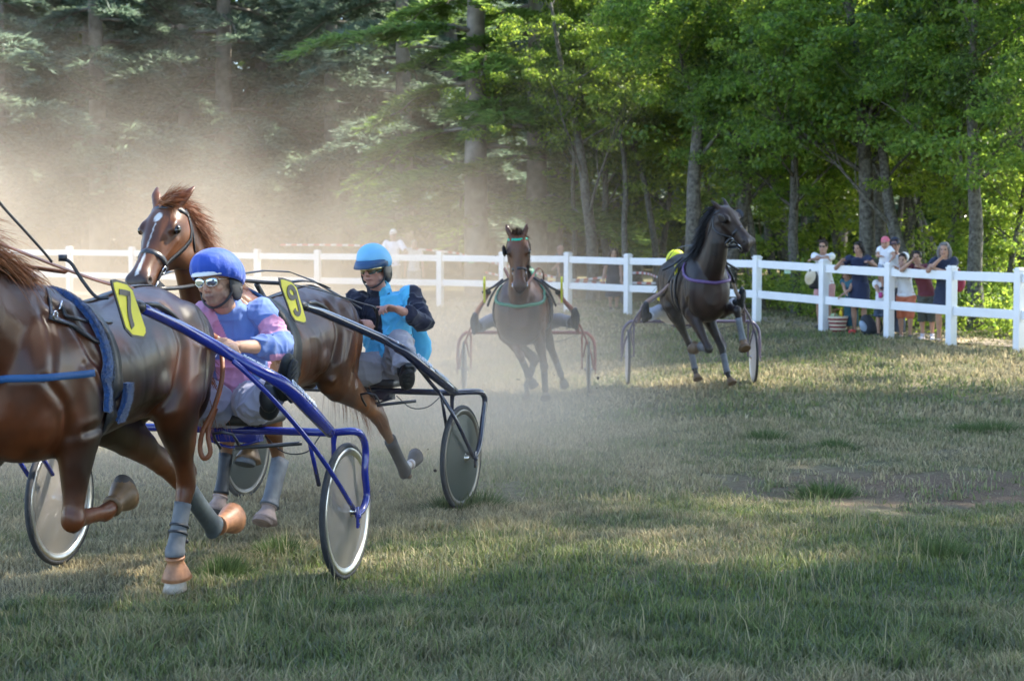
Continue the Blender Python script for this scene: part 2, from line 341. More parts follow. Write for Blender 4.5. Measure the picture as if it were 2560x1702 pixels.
# ------------------------------------------------------------------ trees
bark = mat('oak_bark', (.030, .026, .020), .9, bump=1.0, bscale=18, col2=(.17, .16, .135), vscale=16)
bark2 = mat('pale_bark', (.12, .105, .09), .9, bump=.8, bscale=10, col2=(.30, .27, .235), vscale=4)
leafA = leafmat('leaf_a', (.045, .095, .026), (.140, .205, .052), .6)
leafB = leafmat('leaf_b', (.065, .115, .030), (.175, .225, .055), .62)
leafC = leafmat('leaf_c', (.034, .068, .022), (.090, .135, .042), .52)
needle = leafmat('cedar_needle', (.062, .092, .066), (.165, .215, .155), .3, .6)
needle2 = leafmat('cedar_needle_green', (.060, .110, .035), (.16, .23, .075), .45, .6)
def quads(name, C0, A, B, m):
    "one mesh of small diamond leaves: centres C0, half axes A, B"
    n = len(C0); co = np.stack([C0-A, C0-B*.8+A*.05, C0+A, C0+B*.8+A*.05], 1).reshape(-1, 3).astype(np.float32)
    me = bpy.data.meshes.new(name); me.vertices.add(n*4); me.vertices.foreach_set('co', co.ravel()); me.loops.add(n*4); me.loops.foreach_set('vertex_index', np.arange(n*4, dtype=np.int32))
    me.polygons.add(n); me.polygons.foreach_set('loop_start', (np.arange(n)*4).astype(np.int32)); me.polygons.foreach_set('loop_total', np.full(n, 4, np.int32)); me.update(calc_edges=True)
    me.materials.append(m); return me
def unit(a): return a/np.maximum(np.linalg.norm(a, axis=1, keepdims=True), 1e-9)
def tree_proto(seed, H, r0, lm, crown0=2.35, nclump=290, leaf=.041, per=170, spread=2.4, lean=0., bk=None):
    R = random.Random(seed); r = np.random.default_rng(seed); m = M(); ends = []
    tp = [Vector((0, 0, -.2)), Vector((0, 0, .25))]; rad = [r0*1.3, r0*1.0]; d = Vector((lean, R.uniform(-.05, .05), 1)); p = tp[-1]
    nseg = 9
    for i in range(nseg):
        d = d + Vector((R.uniform(-.16, .16), R.uniform(-.16, .16), 0)); dd = d.normalized(); p = p + dd*(H*.8/nseg); tp.append(p); rad.append(r0*(1-.82*(i+1)/nseg))
    m.tube(tp, rad, 9, 3)
    def limb(p, d, L_, r_, lv):
        pts = [p]; rr = [r_]; q = p; dd = d.normalized(); k = 5
        for i in range(k):
            dd = (dd + Vector((R.uniform(-.25, .25), R.uniform(-.25, .25), R.uniform(-.1, .25)))).normalized(); q = q + dd*(L_/k); pts.append(q); rr.append(r_*(1-.75*(i+1)/k))
            if lv < 2 and i >= 1: 
                for _ in range(2 if lv else 2):
                    sd_ = (dd + Vector((R.uniform(-1, 1), R.uniform(-1, 1), R.uniform(-.3, .7)))).normalized(); limb(q, sd_, L_*R.uniform(.35, .6), rr[-1]*.6, lv+1)
            if lv >= 1: ends.append(q)
        m.tube(pts, rr, 6 if lv < 1 else 4, 2 if lv < 2 else 1)
    for i in range(13):
        t = R.uniform(.20, 1); k = min(int(t*(len(tp)-1)), len(tp)-2); q = tp[k].lerp(tp[k+1], R.random())
        if q.z < crown0*.8: continue
        a = R.uniform(0, 6.28); limb(q, Vector((math.cos(a), math.sin(a), R.uniform(.35, 1.4))), spread*R.uniform(.7, 1.15)*(1.15-.6*q.z/H), rad[k]*.34, 0)
    E = np.array([tuple(e) for e in ends]); 
    idx = r.integers(0, len(E), nclump); cen = E[idx] + r.normal(0, .30, (nclump, 3)); lowc = r.uniform(0, 1, nclump) < (.3 if H < 7 else .03); cen[:, 2] = np.where(lowc, crown0 + r.uniform(.3, 2.4, nclump), cen[:, 2]); cen = cen[cen[:, 2] > crown0]; nc = len(cen)
    sz = r.uniform(.18, .50, nc); cid = np.repeat(np.arange(nc), per); off = r.normal(0, 1, (nc*per, 3)); off = unit(off)*(r.uniform(.0, 1, (nc*per, 1))**.55)
    pos = cen[cid] + off*sz[cid][:, None]*np.array([1.2, 1.2, .5])
    nn = unit(off*.5 + r.normal(0, .6, pos.shape) + np.array([0, 0, .6])); a = unit(np.cross(nn, r.normal(0, 1, pos.shape))); b = np.cross(nn, a); s = leaf*r.uniform(.55, 1.35, (len(pos), 1))
    return m, quads('crown', pos, a*s, b*s*.75, lm), bk or bark
def cedar_proto(seed, H=13, lm=None, z0=1.6, L0=4.6, r0=.21, dens=1.0):
    R = random.Random(seed); r = np.random.default_rng(seed); m = M()
    m.tube([Vector((0, 0, -.2)), Vector((.02, 0, H*.3)), Vector((0, .05, H*.65)), Vector((0, 0, H))], [r0*1.2, r0*.95, r0*.55, .04], 10, 4)
    PC, PA, PB = [], [], []; z = z0; a = 0
    while z < H-.5:
        a += 2.4 + R.uniform(-.4, .4); L_ = L0*(1-.62*z/H)*R.uniform(.7, 1.1); d = Vector((math.cos(a), math.sin(a), 0)); sdv = Vector((-math.sin(a), math.cos(a), 0)); up = R.uniform(.0, .28)
        pts = []; K = 9
        for i in range(K+1):
            t = i/K; pts.append(Vector((0, 0, z)) + d*(L_*t) + sdv*(math.sin(t*3+seed)*.12) + Vector((0, 0, L_*(up*t - .30*t*t*(1+.5*R.random())))))
        m.tube(pts, [max(.01, .05*(1-.85*i/K)) for i in range(K+1)], 4, 1)
        # flat sprays: branchlets off both sides, each carrying short needle tufts
        nb_ = int(62*L_/3*dens)
        for _ in range(nb_):
            t = R.uniform(.15, 1); k = min(int(t*K), K-1); q = pts[k].lerp(pts[k+1], t*K-k); sg = R.choice((-1, 1)); bl = L_*.30*(1.15-t*.75)*R.uniform(.6, 1.2)
            bd = (d*R.uniform(.35, .9) + sdv*sg*R.uniform(.5, 1) + Vector((0, 0, R.uniform(-.10, .03)))).normalized(); n2 = int(14+bl*38)
            tt = r.uniform(0.05, 1, n2); P0 = np.array(q)[None] + np.array(bd)[None]*(tt[:, None]*bl) + np.array([0, 0, -1.])[None]*(tt[:, None]**2*bl*.28)
            sidev = np.cross(np.array(bd), np.array([0, 0, 1.])); sg2 = np.where(r.uniform(0, 1, n2) < .5, -1, 1)[:, None]
            ad = unit(np.array(bd)[None]*r.uniform(.4, 1, (n2, 1)) + sidev[None]*sg2*r.uniform(.2, 1, (n2, 1)) + r.normal(0, .16, (n2, 3))); ln = .115*r.uniform(.6, 1.5, (n2, 1))
            nn = unit(np.array([0, 0, 1.])[None] + r.normal(0, .45, (n2, 3))); bb = unit(np.cross(nn, ad))*.024*r.uniform(.7, 1.5, (n2, 1))
            PC.append(P0 + ad*ln); PA.append(ad*ln); PB.append(bb)
        z += R.uniform(.20, .42)
    return m, quads('crown', np.concatenate(PC), np.concatenate(PA), np.concatenate(PB), lm or needle), bark2
def slim_proto(seed): return tree_proto(seed, 9, .085, leafC, crown0=3.6, nclump=90, leaf=.040, per=120, spread=1.6, lean=.05)
SLIM = [slim_proto(31), slim_proto(32)]
OAKS = [tree_proto(1, 8.4, .17, leafA), tree_proto(2, 8.8, .15, leafA, spread=2.7), tree_proto(3, 8.2, .13, leafB, lean=.12), tree_proto(4, 8.4, .16, leafB, lean=-.1, spread=2.6), tree_proto(5, 9.5, .2, leafC, nclump=360, spread=3.0), tree_proto(6, 6, .07, leafB, crown0=.5, nclump=160, spread=1.5)]
CEDS = [cedar_proto(11, 14), cedar_proto(12, 13, z0=1.9, L0=5.0), cedar_proto(13, 13, needle2, z0=1.7, L0=4.2)]
PM = {}
def protomesh(P):
    k = id(P)
    if k not in PM:
        o = P[0].build('trunk', P[2]); PM[k] = (o.data, P[1]); bpy.data.objects.remove(o)
    return PM[k]
def place_tree(P, x, y, name, label, cat, group, s=1., rz=0., tilt=(0, 0)):
    tr, cr = protomesh(P); t = thing(name, label, cat, (x, y, gz(x, y)), group); t.rotation_euler = (tilt[0], tilt[1], rz); t.scale = (s, s, s)
    a = bpy.data.objects.new('trunk', tr); C.objects.link(a); a.parent = t
    b = bpy.data.objects.new('crown', cr); C.objects.link(b); b.parent = t; return t
def px(u, Y): return (u-CX)/F*Y
# oaks behind the fence on the right, each at its trunk's place in the photo
random.seed(5)
OAKLIST = [ # u, Y, proto, scale, tilt_y, label
 (1480, 41, 3, 1.0, .16, 'slim oak leaning right, nearest to the cedars, behind the fence'),
 (1530, 43, 2, .9, .10, 'thin leaning oak between two fence posts left of the dark trotting horse'),
 (1590, 46, 0, 1.1, 0, 'grey straight oak standing deep behind the middle of the fence'),
 (1722, 37, 0, 1.15, -.02, 'oak with thick mossy trunk right behind the dark bay horse and its driver'),
 (1822, 38, 3, 1.1, .10, 'oak with forked pale trunk rising behind the head of the dark bay horse'),
 (1935, 41, 2, .9, -.05, 'thin dark oak just right of the dark bay horse'),
 (1990, 36.5, 1, .85, -.10, 'oak whose bare lower trunk shows left of the woman in sunglasses'),
 (2150, 34, 1, 1.2, -.01, 'tallest oak, thick lichen grey trunk behind the woman in navy'),
 (2215, 35.5, 0, 1.15, .03, 'oak with rough forked trunk behind the man in the dark cap'),
 (2290, 33, 3, .95, -.06, 'dark slender oak between the dark haired boys and the grey haired woman'),
 (2338, 36, 2, .9, .12, 'pale oak leaning right behind the grey haired woman'),
 (2440, 31, 1, 1.0, -.04, 'dark oak with twin trunk by the last full fence span on the right'),
 (2490, 34, 3, .8, .14, 'slim pale oak leaning outward at the right border'),
 (2600, 29, 4, 1.0, -.10, 'big dark oak hanging over the right edge of the picture'),
 (1660, 44, 5, 1.3, 0, 'low leafy oak sapling behind the yellow helmeted driver'),
 (2060, 40, 5, 1.2, 0, 'low leafy oak sapling behind the woman with sunglasses'),
 (2390, 38, 5, 1.2, 0, 'bright leafy sapling behind the grey haired woman'),
 (2520, 32.5, 5, .9, .1, 'yellow green sapling by the fence post at the right border')]
for i, (u, Y, k, s, ty, lab) in enumerate(OAKLIST):
    place_tree(OAKS[k], px(u, Y), Y, 'oak_tree', lab, 'tree', 'oaks behind the fence', s, i*1.9+.4, (0, ty))
# second and third row of the oak wood
rows = []
for j, (y0, n, x0, x1) in enumerate(((45, 6, 6.0, 19), (52, 7, 8.5, 24), (60, 7, 11, 28))):
    for i in range(n):
        rows.append((x0+(x1-x0)*(i+random.uniform(.2, .8))/n, y0+random.uniform(-2, 2)))
for i, (x, y) in enumerate(rows):
    place_tree(OAKS[(4, 1, 0, 4, 3)[i % 5]], x, y, 'oak_tree', 'dense dark oak standing deep in the wood behind the fenced track', 'tree', 'oaks deep in the wood', random.uniform(1.0, 1.25), random.uniform(0, 6), (0, 0))
for i, (u, Y, ty) in enumerate(((1435, 43, .05), (1560, 40, .12), (1640, 42, -.05), (1690, 45, .1), (1775, 41, -.1), (1870, 44, .06), (1905, 38, -.12), (2010, 42, .1), (2100, 39, -.04), (2180, 41, .08), (2255, 38, .02), (2310, 42, -.1), (2375, 34, .05), (2415, 38, -.07), (2470, 41, .09), (2530, 36, -.03), (1600, 50, .03), (1800, 50, -.05), (2050, 48, .05), (2230, 47, -.06))):
    place_tree(SLIM[i % 2], px(u, Y), Y, 'oak_tree', 'thin dark stemmed young oak among the bigger oaks behind the fence', 'tree', 'thin young oaks behind the fence', .9+.25*((i*7) % 5)/5, i*2.1, (0, ty))
random.seed(41)
# unseen oaks right of the frame, sized and placed to shade the near track
for i, (x, y) in enumerate([(12.3+.3*math.sin(q), q) for q in (-6, -1.5, 1.8, 4.4, 6.9)] + [(13.6, 23.0), (16.5, 26.5), (18.5, 9.9), (18, 5), (18, 1), (21, 24.5)]):
    place_tree(OAKS[(4, 1, 4, 0, 4, 3)[i % 6]], x, y, 'oak_tree', 'big oak beside the fence beyond the right of the picture', 'tree', 'oaks right of the picture', 2.2+.1*(i % 3), i*1.7, (0, 0))
CEDLIST = [
 (-120, 50, 0, 1.25, .3, 'blue grey cedar at the left border, branches reaching over the dust'),
 (250, 54, 1, 1.3, 2.0, 'blue grey cedar in the dust above the first horse'),
 (565, 56, 0, 1.35, 4.0, 'tall cedar with thin straight trunk above the chestnut horse head'),
 (830, 58, 1, 1.3, 5.5, 'dark cedar in the gap above the blue capped driver'),
 (1010, 52, 0, 1.2, 1.2, 'blue green cedar above the driver in the light blue cap'),
 (1192, 44.5, 2, 1.3, 3.3, 'green sunlit cedar with thick pale trunk behind the fence'),
 (1340, 45, 2, 1.2, .7, 'green cedar whose sprays hang above the horse with the green browband'),
 (1130, 62, 1, 1.4, 2.6, 'cedar far behind the pale trunked one')]
for u, Y, k, s, rz, lab in CEDLIST:
    place_tree(CEDS[k], px(u, Y), Y, 'cedar_tree', lab, 'tree', 'cedars behind the fence', s, rz)
for i in range(16):
    x = -26+i*2.3; place_tree(CEDS[i % 2], x, 66+(i % 3)*4, 'cedar_tree', 'cedar at the dark back of the wood on the left', 'tree', 'cedars at the back', 1.3, i*1.3)
# a far wood closing the view, and undergrowth
def scatter(name, lab, n, fx_, leaf, lm, seed, cat):
    r = np.random.default_rng(seed); pos = fx_(r, n); nn = unit(r.normal(0, 1, pos.shape)); a = unit(np.cross(nn, r.normal(0, 1, pos.shape))); b = np.cross(nn, a); s = leaf*r.uniform(.6, 1.4, (len(pos), 1))
    o = bpy.data.objects.new(name, quads(name, pos, a*s, b*s*.8, lm)); C.objects.link(o); o['kind'] = 'stuff'; tag(o, lab, cat)
def far(r, n):
    cx_ = r.uniform(-45, 45, 2600); cy_ = r.uniform(76, 86, 2600); cz = 18*r.uniform(0, 1, 2600)**1.3; i = r.integers(0, 2600, n); return np.stack([cx_[i], cy_[i], cz[i]], 1) + r.normal(0, .9, (n, 3))
scatter('forest', 'dark far off wood closing the view behind all the trees', 170000, far, .30, leafC, 21, 'wood')
def under(r, n):
    k = 180; cx_ = r.uniform(5.3, 14, k); yf = np.interp(cx_, fx, fy); cy_ = yf + r.uniform(3.5, 14, k); cz = gza(cx_, cy_) + r.uniform(.1, .9, k)*.8; i = r.integers(0, k, n)
    return np.stack([cx_[i], cy_[i], cz[i]], 1) + r.normal(0, 1, (n, 3))*np.array([.3, .3, .22])
scatter('undergrowth', 'low bright undergrowth between the oak trunks behind the fence', 45000, under, .04, leafB, 22, 'undergrowth')
# ------------------------------------------------------------------ horses
class Frame:
    def __init__(s, o, hd, k=1.0):
        s.k = k; s.o = Vector(o); h = math.radians(hd); s.d = Vector((-math.sin(h), -math.cos(h), 0)); s.l = Vector((math.cos(h), -math.sin(h), 0)); s.u = Vector((0, 0, 1))
    def __call__(s, x, y, z): return s.o + (s.d*x + s.l*y + s.u*z)*s.k
    def side(s, u, v, y): return hitplane(u, v, s.o + s.l*y, s.l)          # on the plane y to the left of the middle
    def fore(s, u, v, x): return hitplane(u, v, s.o + s.d*x, s.d)          # on the plane x ahead of the origin
    def loc(s, p): q = Vector(p)-s.o; return Vector((q.dot(s.d), q.dot(s.l), q.z))
    def rot(s): return Matrix((s.d, s.l, s.u)).transposed()
TORSO = [(-.90, 1.30, 1.12, .07), (-.84, 1.40, 1.02, .17), (-.72, 1.485, .96, .235), (-.52, 1.535, .92, .27), (-.30, 1.53, .905, .268), (-.05, 1.49, .89, .285), (.17, 1.475, .86, .29), (.36, 1.51, .83, .27), (.50, 1.56, .81, .25),
         (.62, 1.55, .81, .24), (.74, 1.50, .83, .225), (.84, 1.42, .90, .185), (.90, 1.30, 1.00, .10)]
def torso(m, fr, rings, dz=0, k=36):
    rows = crv([list(r) for r in rings], 7); vs = []; fs = []
    for x, zt, zb, hw in rows:
        c = (zt+zb)/2; hz = (zt-zb)/2
        for i in range(k):
            a = 2*math.pi*i/k; ca, sa = math.cos(a), math.sin(a); wq = hw*(1-.22*max(0, sa)**2); vs.append(fr(x, wq*math.copysign(abs(ca)**.85, ca), c+hz*math.copysign(abs(sa)**.92, sa)+dz))
    n = len(rows)
    for i in range(n-1):
        for j in range(k): fs.append((i*k+j, i*k+(j+1) % k, (i+1)*k+(j+1) % k, (i+1)*k+j))
    fs += [tuple(range(k))[::-1], tuple((n-1)*k+j for j in range(k))]; m.add(vs, fs)
HEADP = [(-.08, .045, -.05, .05), (0, .075, -.11, .080), (.10, .088, -.165, .098), (.20, .090, -.195, .108), (.30, .082, -.20, .102), (.40, .070, -.175, .086), (.52, .057, -.125, .066), (.64, .049, -.092, .055), (.76, .045, -.078, .052),
         (.86, .043, -.074, .058), (.94, .030, -.070, .054), (1.0, .004, -.055, .038)]
class Head:
    def __init__(s, poll, muz, nrm, sc=1.0):
        s.p = Vector(poll); s.a = (Vector(muz)-s.p); s.L = s.a.length; s.a.normalize(); n = Vector(nrm); s.n = (n - s.a*n.dot(s.a)).normalized(); s.s = s.n.cross(s.a); s.k = sc
    def __call__(s, t, n, y): return s.p + s.a*(t*s.L) + s.n*(n*s.k) + s.s*(y*s.k)
    def build(s, m):
        rows = crv([list(r) for r in HEADP], 3); k = 20; vs = []; fs = []
        for t, tp, bt, w in rows:
            c = (tp+bt)/2; h = (tp-bt)/2
            for i in range(k):
                a = 2*math.pi*i/k; ca, sa = math.cos(a), math.sin(a); ww = w*(1-.18*max(0, -sa)); vs.append(s(t, c+h*math.copysign(abs(sa)**.8, sa), ww*math.copysign(abs(ca)**.75, ca)))
        n = len(rows)
        for i in range(n-1):
            for j in range(k): fs.append((i*k+j, i*k+(j+1) % k, (i+1)*k+(j+1) % k, (i+1)*k+j))
        fs += [tuple(range(k))[::-1], tuple((n-1)*k+j for j in range(k))]; m.add(vs, fs)
        A = Matrix((s.a, s.s, s.n)).transposed()
        for y in (-1, 1):
            m.ell(s(.275, .052, y*.080), (.045*s.k, .020*s.k, .022*s.k), A); m.ell(s(.30, -.11, y*.060), (.085*s.k, .045*s.k, .085*s.k), A)   # eye socket, cheek
            m.ell(s(.895, .005, y*.043), (.040*s.k, .022*s.k, .032*s.k), A); m.tube([s(.34, .005, y*.095), s(.5, -.01, y*.068), s(.62, -.01, y*.056)], [.013, .012, .006], 6)
        m.ell(s(.97, -.055, 0), (.028*s.k, .036*s.k, .028*s.k), A); m.ell(s(.90, -.095, 0), (.03*s.k, .03*s.k, .018*s.k), A)
    def ears(s, m, splay=.30, fwd=.15, ln=.17):
        for y in (-1, 1):
            b = s(-.01, .06, y*.058); d = (-s.a + s.s*(y*splay) + s.n*fwd).normalized(); o = (s.s*y*.6 + s.n).normalized()
            m.tube([b - d*.03, b + d*ln*.25 + o*.006, b + d*ln*.55 + o*.008, b + d*ln*.82, b + d*ln - o*.004], [.030, .034, .030, .018, .004], 10, 3, [.8, .62, .55, .55, .8], side=s.s)
def hindleg(m, hip, stf, hock, fet, cor, fr, k=1.0, thigh=1.0):
    P = [hip, hip.lerp(stf, .5), stf, stf.lerp(hock, .38), stf.lerp(hock, .72), hock, hock.lerp(fet, .18), hock.lerp(fet, .5), hock.lerp(fet, .85), fet, fet.lerp(cor, .55), cor]
    r = [.13, .125, .098, .072, .046, .043, .037, .026, .028, .036, .028, .036]; f = [1.9, 1.8, 1.65, 1.45, 1.3, 1.45, 1.4, 1.35, 1.3, 1.25, 1.15, 1.1]
    m.tube(P, [q*k*(thigh if i < 3 else 1) for i, q in enumerate(r)], 14, 3, f, side=fr.l)
    bk = ((hock-stf).normalized() - (fet-hock).normalized()); bk = bk.normalized() if bk.length > .05 else -fr.d
    m.tube([stf.lerp(hock, .55) + bk*.055*k, hock - (fet-hock).normalized()*.045*k + bk*.050*k, hock + bk*.030*k, hock.lerp(fet, .35) + bk*.016*k], [.018*k, .026*k, .024*k, .012*k], 8)
    m.tube([fet + bk*.012, fet.lerp(hock, .15)+bk*.01], [.03*k, .02*k], 8)
def foreleg(m, sh, elb, knee, fet, cor, fr, k=1.0):
    P = [sh, elb, elb.lerp(knee, .3), elb.lerp(knee, .65), elb.lerp(knee, .88), knee, knee.lerp(fet, .2), knee.lerp(fet, .55), knee.lerp(fet, .85), fet, fet.lerp(cor, .55), cor]
    r = [.10, .085, .070, .048, .040, .044, .033, .026, .027, .035, .028, .035]; f = [1.7, 1.55, 1.4, 1.25, 1.15, 1.2, 1.25, 1.35, 1.3, 1.25, 1.15, 1.1]
    m.tube(P, [q*k for q in r], 14, 3, f, side=fr.l); m.ell(knee, (.050*k, .050*k, .056*k))
def hoof(name, cor, fet, fr, col, parent, tilt=None, k=1.0):
    "a hoof continuing the pastern; tilt = direction from coronet to sole"
    a = (Vector(tilt) if tilt is not None else (cor-fet)).normalized(); toe = fr.d - a*fr.d.dot(a); toe = toe.normalized() if toe.length > .1 else Vector((0, 0, 1)).cross(fr.l); sd_ = a.cross(toe)
    m = M(); vs = []; fs = []; n = 20; prof = [(.0, .034, 0, .012), (.0, .044, 0, 0), (.035, .054, .012, 0), (.075, .064, .026, 0), (.078, .058, .026, 0), (.068, .0, .02, 0)]
    for h, r, sh, e in prof:
        for i in range(n):
            t = 2*math.pi*i/n; c_ = math.cos(t); vs.append(cor + a*((h-e)*k) + toe*((r*(c_*1.08 if c_ > 0 else c_*.85)+sh)*k) + sd_*(r*.93*math.sin(t)*k))
    for j in range(len(prof)-1):
        for i in range(n): fs.append((j*n+i, j*n+(i+1) % n, (j+1)*n+(i+1) % n, (j+1)*n+i))
    m.add(vs, fs); return m.build(name, col, parent)
def sleeve(name, pts, rad, mt, parent, flat=1.2, side=None, seg=16, th=.006):
    m = M(); m.tube(pts, rad, seg, 3, flat, side=side); return m.build(name, mt, parent)
def bellboot(cor, fet, fr, mt, parent, k=1.0, ln=.075, top=.5):
    a = (cor-fet).normalized(); p0 = fet.lerp(cor, top); p1 = cor + a*ln*k
    m = M(); m.tube([p0-a*.008, p0, p0.lerp(p1, .25), p0.lerp(p1, .6), p1, p1 - a*.004, p1-a*.02], [.036*k, .042*k, .040*k, .056*k, .072*k, .070*k, .05*k], 18, 2, 1.12, side=fr.l); m.tube([p0-a*.006, p0+a*.006], [.046*k, .046*k], 18, 1, 1.1, side=fr.l)
    return m.build('bell_boot', mt, parent)
def hair(m, roots, dirs, ln, n, seed, wd=.004, grav=.5, curl=.3, seg=6, spread=.02):
    "thin tapering locks: roots and dirs are matching lists of Vectors, interpolated"
    R = random.Random(seed); k = len(roots)-1
    for _ in range(n):
        t = R.random()*k; i = min(int(t), k-1); f = t-i; p = roots[i].lerp(roots[i+1], f) + Vector((R.gauss(0, spread), R.gauss(0, spread), R.gauss(0, spread*.6))); d = (dirs[i].lerp(dirs[i+1], f).normalized() + Vector([R.gauss(0, .18) for _ in range(3)])).normalized()
        L_ = (ln[i]*(1-f)+ln[i+1]*f if hasattr(ln, '__len__') else ln)*R.uniform(.55, 1.15); cd = Vector([R.gauss(0, 1) for _ in range(3)]); pts = [p]; ph = R.uniform(0, 6)
        for s_ in range(seg):
            d = (d + Vector((0, 0, -grav/seg)) + cd*(curl/seg*math.sin(ph+s_*1.4))).normalized(); pts.append(pts[-1] + d*(L_/seg))
        b = d.cross(Vector([R.gauss(0, 1) for _ in range(3)])).normalized(); vs = []; fs = []
        for s_, q in enumerate(pts):
            w_ = wd*(1-.9*s_/seg)*R.uniform(.8, 1.2)/2; vs += [q-b*w_, q+b*w_]
        for s_ in range(seg): fs.append((2*s_, 2*s_+1, 2*s_+3, 2*s_+2))
        m.add(vs, fs)
def coat(name, rough=.42, ct=.18): return mat(name, (.1, .05, .03), rough, attr=True, var=.3, vscale=9, bump=.07, bscale=420, spec=.38, coat=ct)
def lin(c): return np.array([x for x in c])
def horsecolor(fr, hd, base, warm, dark, legs, legh, spots=(), blaze=None, nose=(.02, .015, .015), hwarm=None, seed=0):
    D = np.array(fr.d); Lf = np.array(fr.l); O = np.array(fr.o)
    def f(co):
        q = co-O; x = q@D; y = q@Lf; z = q[:, 2]; n1 = vnoise(co, 3.0, seed+1)*.6+vnoise(co, 8., seed+2)*.4; n2 = vnoise(co*np.array([1, 1, .35]), 14, seed+3)
        t = np.clip((n1-.42)*4, 0, 1)[:, None]; c = np.array(base)*(1-t) + np.array(warm)*t; s_ = np.clip((n2-.5)*3, 0, 1)[:, None]*.22; c = c*(1-s_) + np.array(dark)*s_; n3 = np.clip((vnoise(co, 2.2, seed+6)-.45)*5, 0, 1)[:, None]; c = c*(.62+.5*n3); n4 = vnoise(co*np.array([1, 1, .3]), 40, seed+7)[:, None]; c = c*(.9+.2*n4)
        b = np.clip((legh-z)*5, 0, 1)[:, None]; c = c*(1-b) + np.array(legs)*b
        for cc_, rr_, ccol in spots:
            wt = np.clip((rr_-np.linalg.norm(co-np.array(cc_), axis=1))/.012, 0, 1)[:, None]; c = c*(1-wt)+np.array(ccol)*wt
        # head
        h = co-np.array(hd.p); a = h@np.array(hd.a)/hd.L; nn = h@np.array(hd.n)/hd.k; ss = h@np.array(hd.s)/hd.k; inh = (a > -.05) & (a < 1.1) & (abs(ss) < .13) & (nn > -.24) & (nn < .13)
        if hwarm is not None: c = np.where(inh[:, None], c*.4+np.array(hwarm)*.6, c)
        e = np.exp(-(((a-.288)*hd.L/.046)**2 + ((nn-.030)/.036)**2)*(abs(ss) > .06)) * (abs(ss) > .06); c = np.where(inh[:, None], c*(1-.85*e[:, None]), c)
        mz = np.clip((a-.78)*6, 0, 1)*inh; c = c*(1-.75*mz[:, None]) + np.array(nose)*.75*mz[:, None]
        if blaze is not None: bl = blaze(a, ss, nn)*inh; c = c*(1-bl[:, None]) + np.array((.62, .60, .58))*bl[:, None]
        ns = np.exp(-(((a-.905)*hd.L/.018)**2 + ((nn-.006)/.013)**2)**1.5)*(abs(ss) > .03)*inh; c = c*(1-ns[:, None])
        mo = (np.abs(nn+.050+(1-a)*.06) < .004)*(a > .80)*inh; c = np.where(mo[:, None] > 0, c*.25, c); return c
    return f
GROOVES = [([(.62, 1.50), (.50, 1.27), (.33, 1.05)], .014, .022), ([(.30, 1.06), (.40, .96), (.56, .94)], .013, .018), ([(.80, 1.18), (.68, 1.06), (.62, .93)], .012, .020), ([(.70, 1.44), (.76, 1.22)], .009, .018), ([(.55, 1.22), (.44, 1.10)], .008, .016),
    ([(-.20, .92), (-.29, 1.08), (-.36, 1.25), (-.33, 1.42)], .017, .026), ([(-.80, 1.32), (-.72, 1.10), (-.62, .90)], .013, .018), ([(-.62, 1.40), (-.58, 1.15), (-.50, .93)], .008, .018), ([(.20, 1.27), (.13, 1.00)], .0014, .016), ([(.10, 1.28), (.03, 1.00)], .0016, .016), ([(.0, 1.28), (-.07, 1.02)], .0014, .016), ([(-.10, 1.28), (-.16, 1.04)], .0014, .016), ([(.30, .93), (.05, .98), (-.15, 1.02)], .005, .016)]
def horsedisp(hd, fr, dz=-.03):
    D = np.array(fr.d); Lf = np.array(fr.l); O = np.array(fr.o)
    def f(co, no):
        q = co-O; X = np.stack([q@D, q[:, 2]-dz], 1); Y = np.abs(q@Lf); gr_ = np.zeros(len(co))
        for pts, dp, wd in GROOVES:
            dist = np.full(len(co), 9.)
            for a_, b_ in zip(pts, pts[1:]):
                a_ = np.array(a_); e_ = np.array(b_)-a_; t_ = np.clip(((X-a_)@e_)/(e_@e_), 0, 1); dist = np.minimum(dist, np.linalg.norm(X-a_-t_[:, None]*e_, axis=1))
            dp *= .8; gr_ -= dp*np.exp(-(dist/wd)**2)*np.clip((Y-.07)*20, 0, 1) - dp*.25*np.exp(-((dist-wd*2.2)/wd)**2)*np.clip((Y-.07)*20, 0, 1)
        h = co-np.array(hd.p); a = h@np.array(hd.a)/hd.L; nn = h@np.array(hd.n)/hd.k; ss = h@np.array(hd.s)/hd.k
        ns = np.exp(-(((a-.905)*hd.L/.015)**2 + ((nn-.006)/.010)**2)**1.5)*(abs(ss) > .03)*(abs(ss) < .09)*(a < 1.05); return gr_ - .014*ns + ((1-np.abs(vnoise(co, 5, 5)-.5)*2)**3-.3)*.005 + (vnoise(co, 13, 6)-.5)*.0025
    return f
def muscles(m, fr, k=1.0, dz=0, xs=1.0, skip=()):
    A = fr.rot(); T = lambda ax, an: A @ Matrix.Rotation(an, 3, ax)
    for y in (-1, 1):
        m.ell(fr(-.58, y*.155, 1.20+dz), (.27, .135, .27), T('Y', .3), 16)        # croup and thigh
        m.ell(fr(-.70, y*.13, 1.08+dz), (.14, .11, .24), T('Y', .15), 14)
        m.ell(fr(.60, y*.135, 1.22+dz), (.13, .095, .31), T('Y', -.42), 14)      # shoulder blade
        m.ell(fr(.47, y*.175, 1.06+dz), (.17, .075, .13), T('Y', .5), 14)        # triceps
        m.ell(fr(.73, y*.115, 1.04+dz), (.13, .10, .17), A, 14)                    # breast
        m.ell(fr(-.14, y*.235, 1.10+dz), (.14, .05, .10), A, 12)
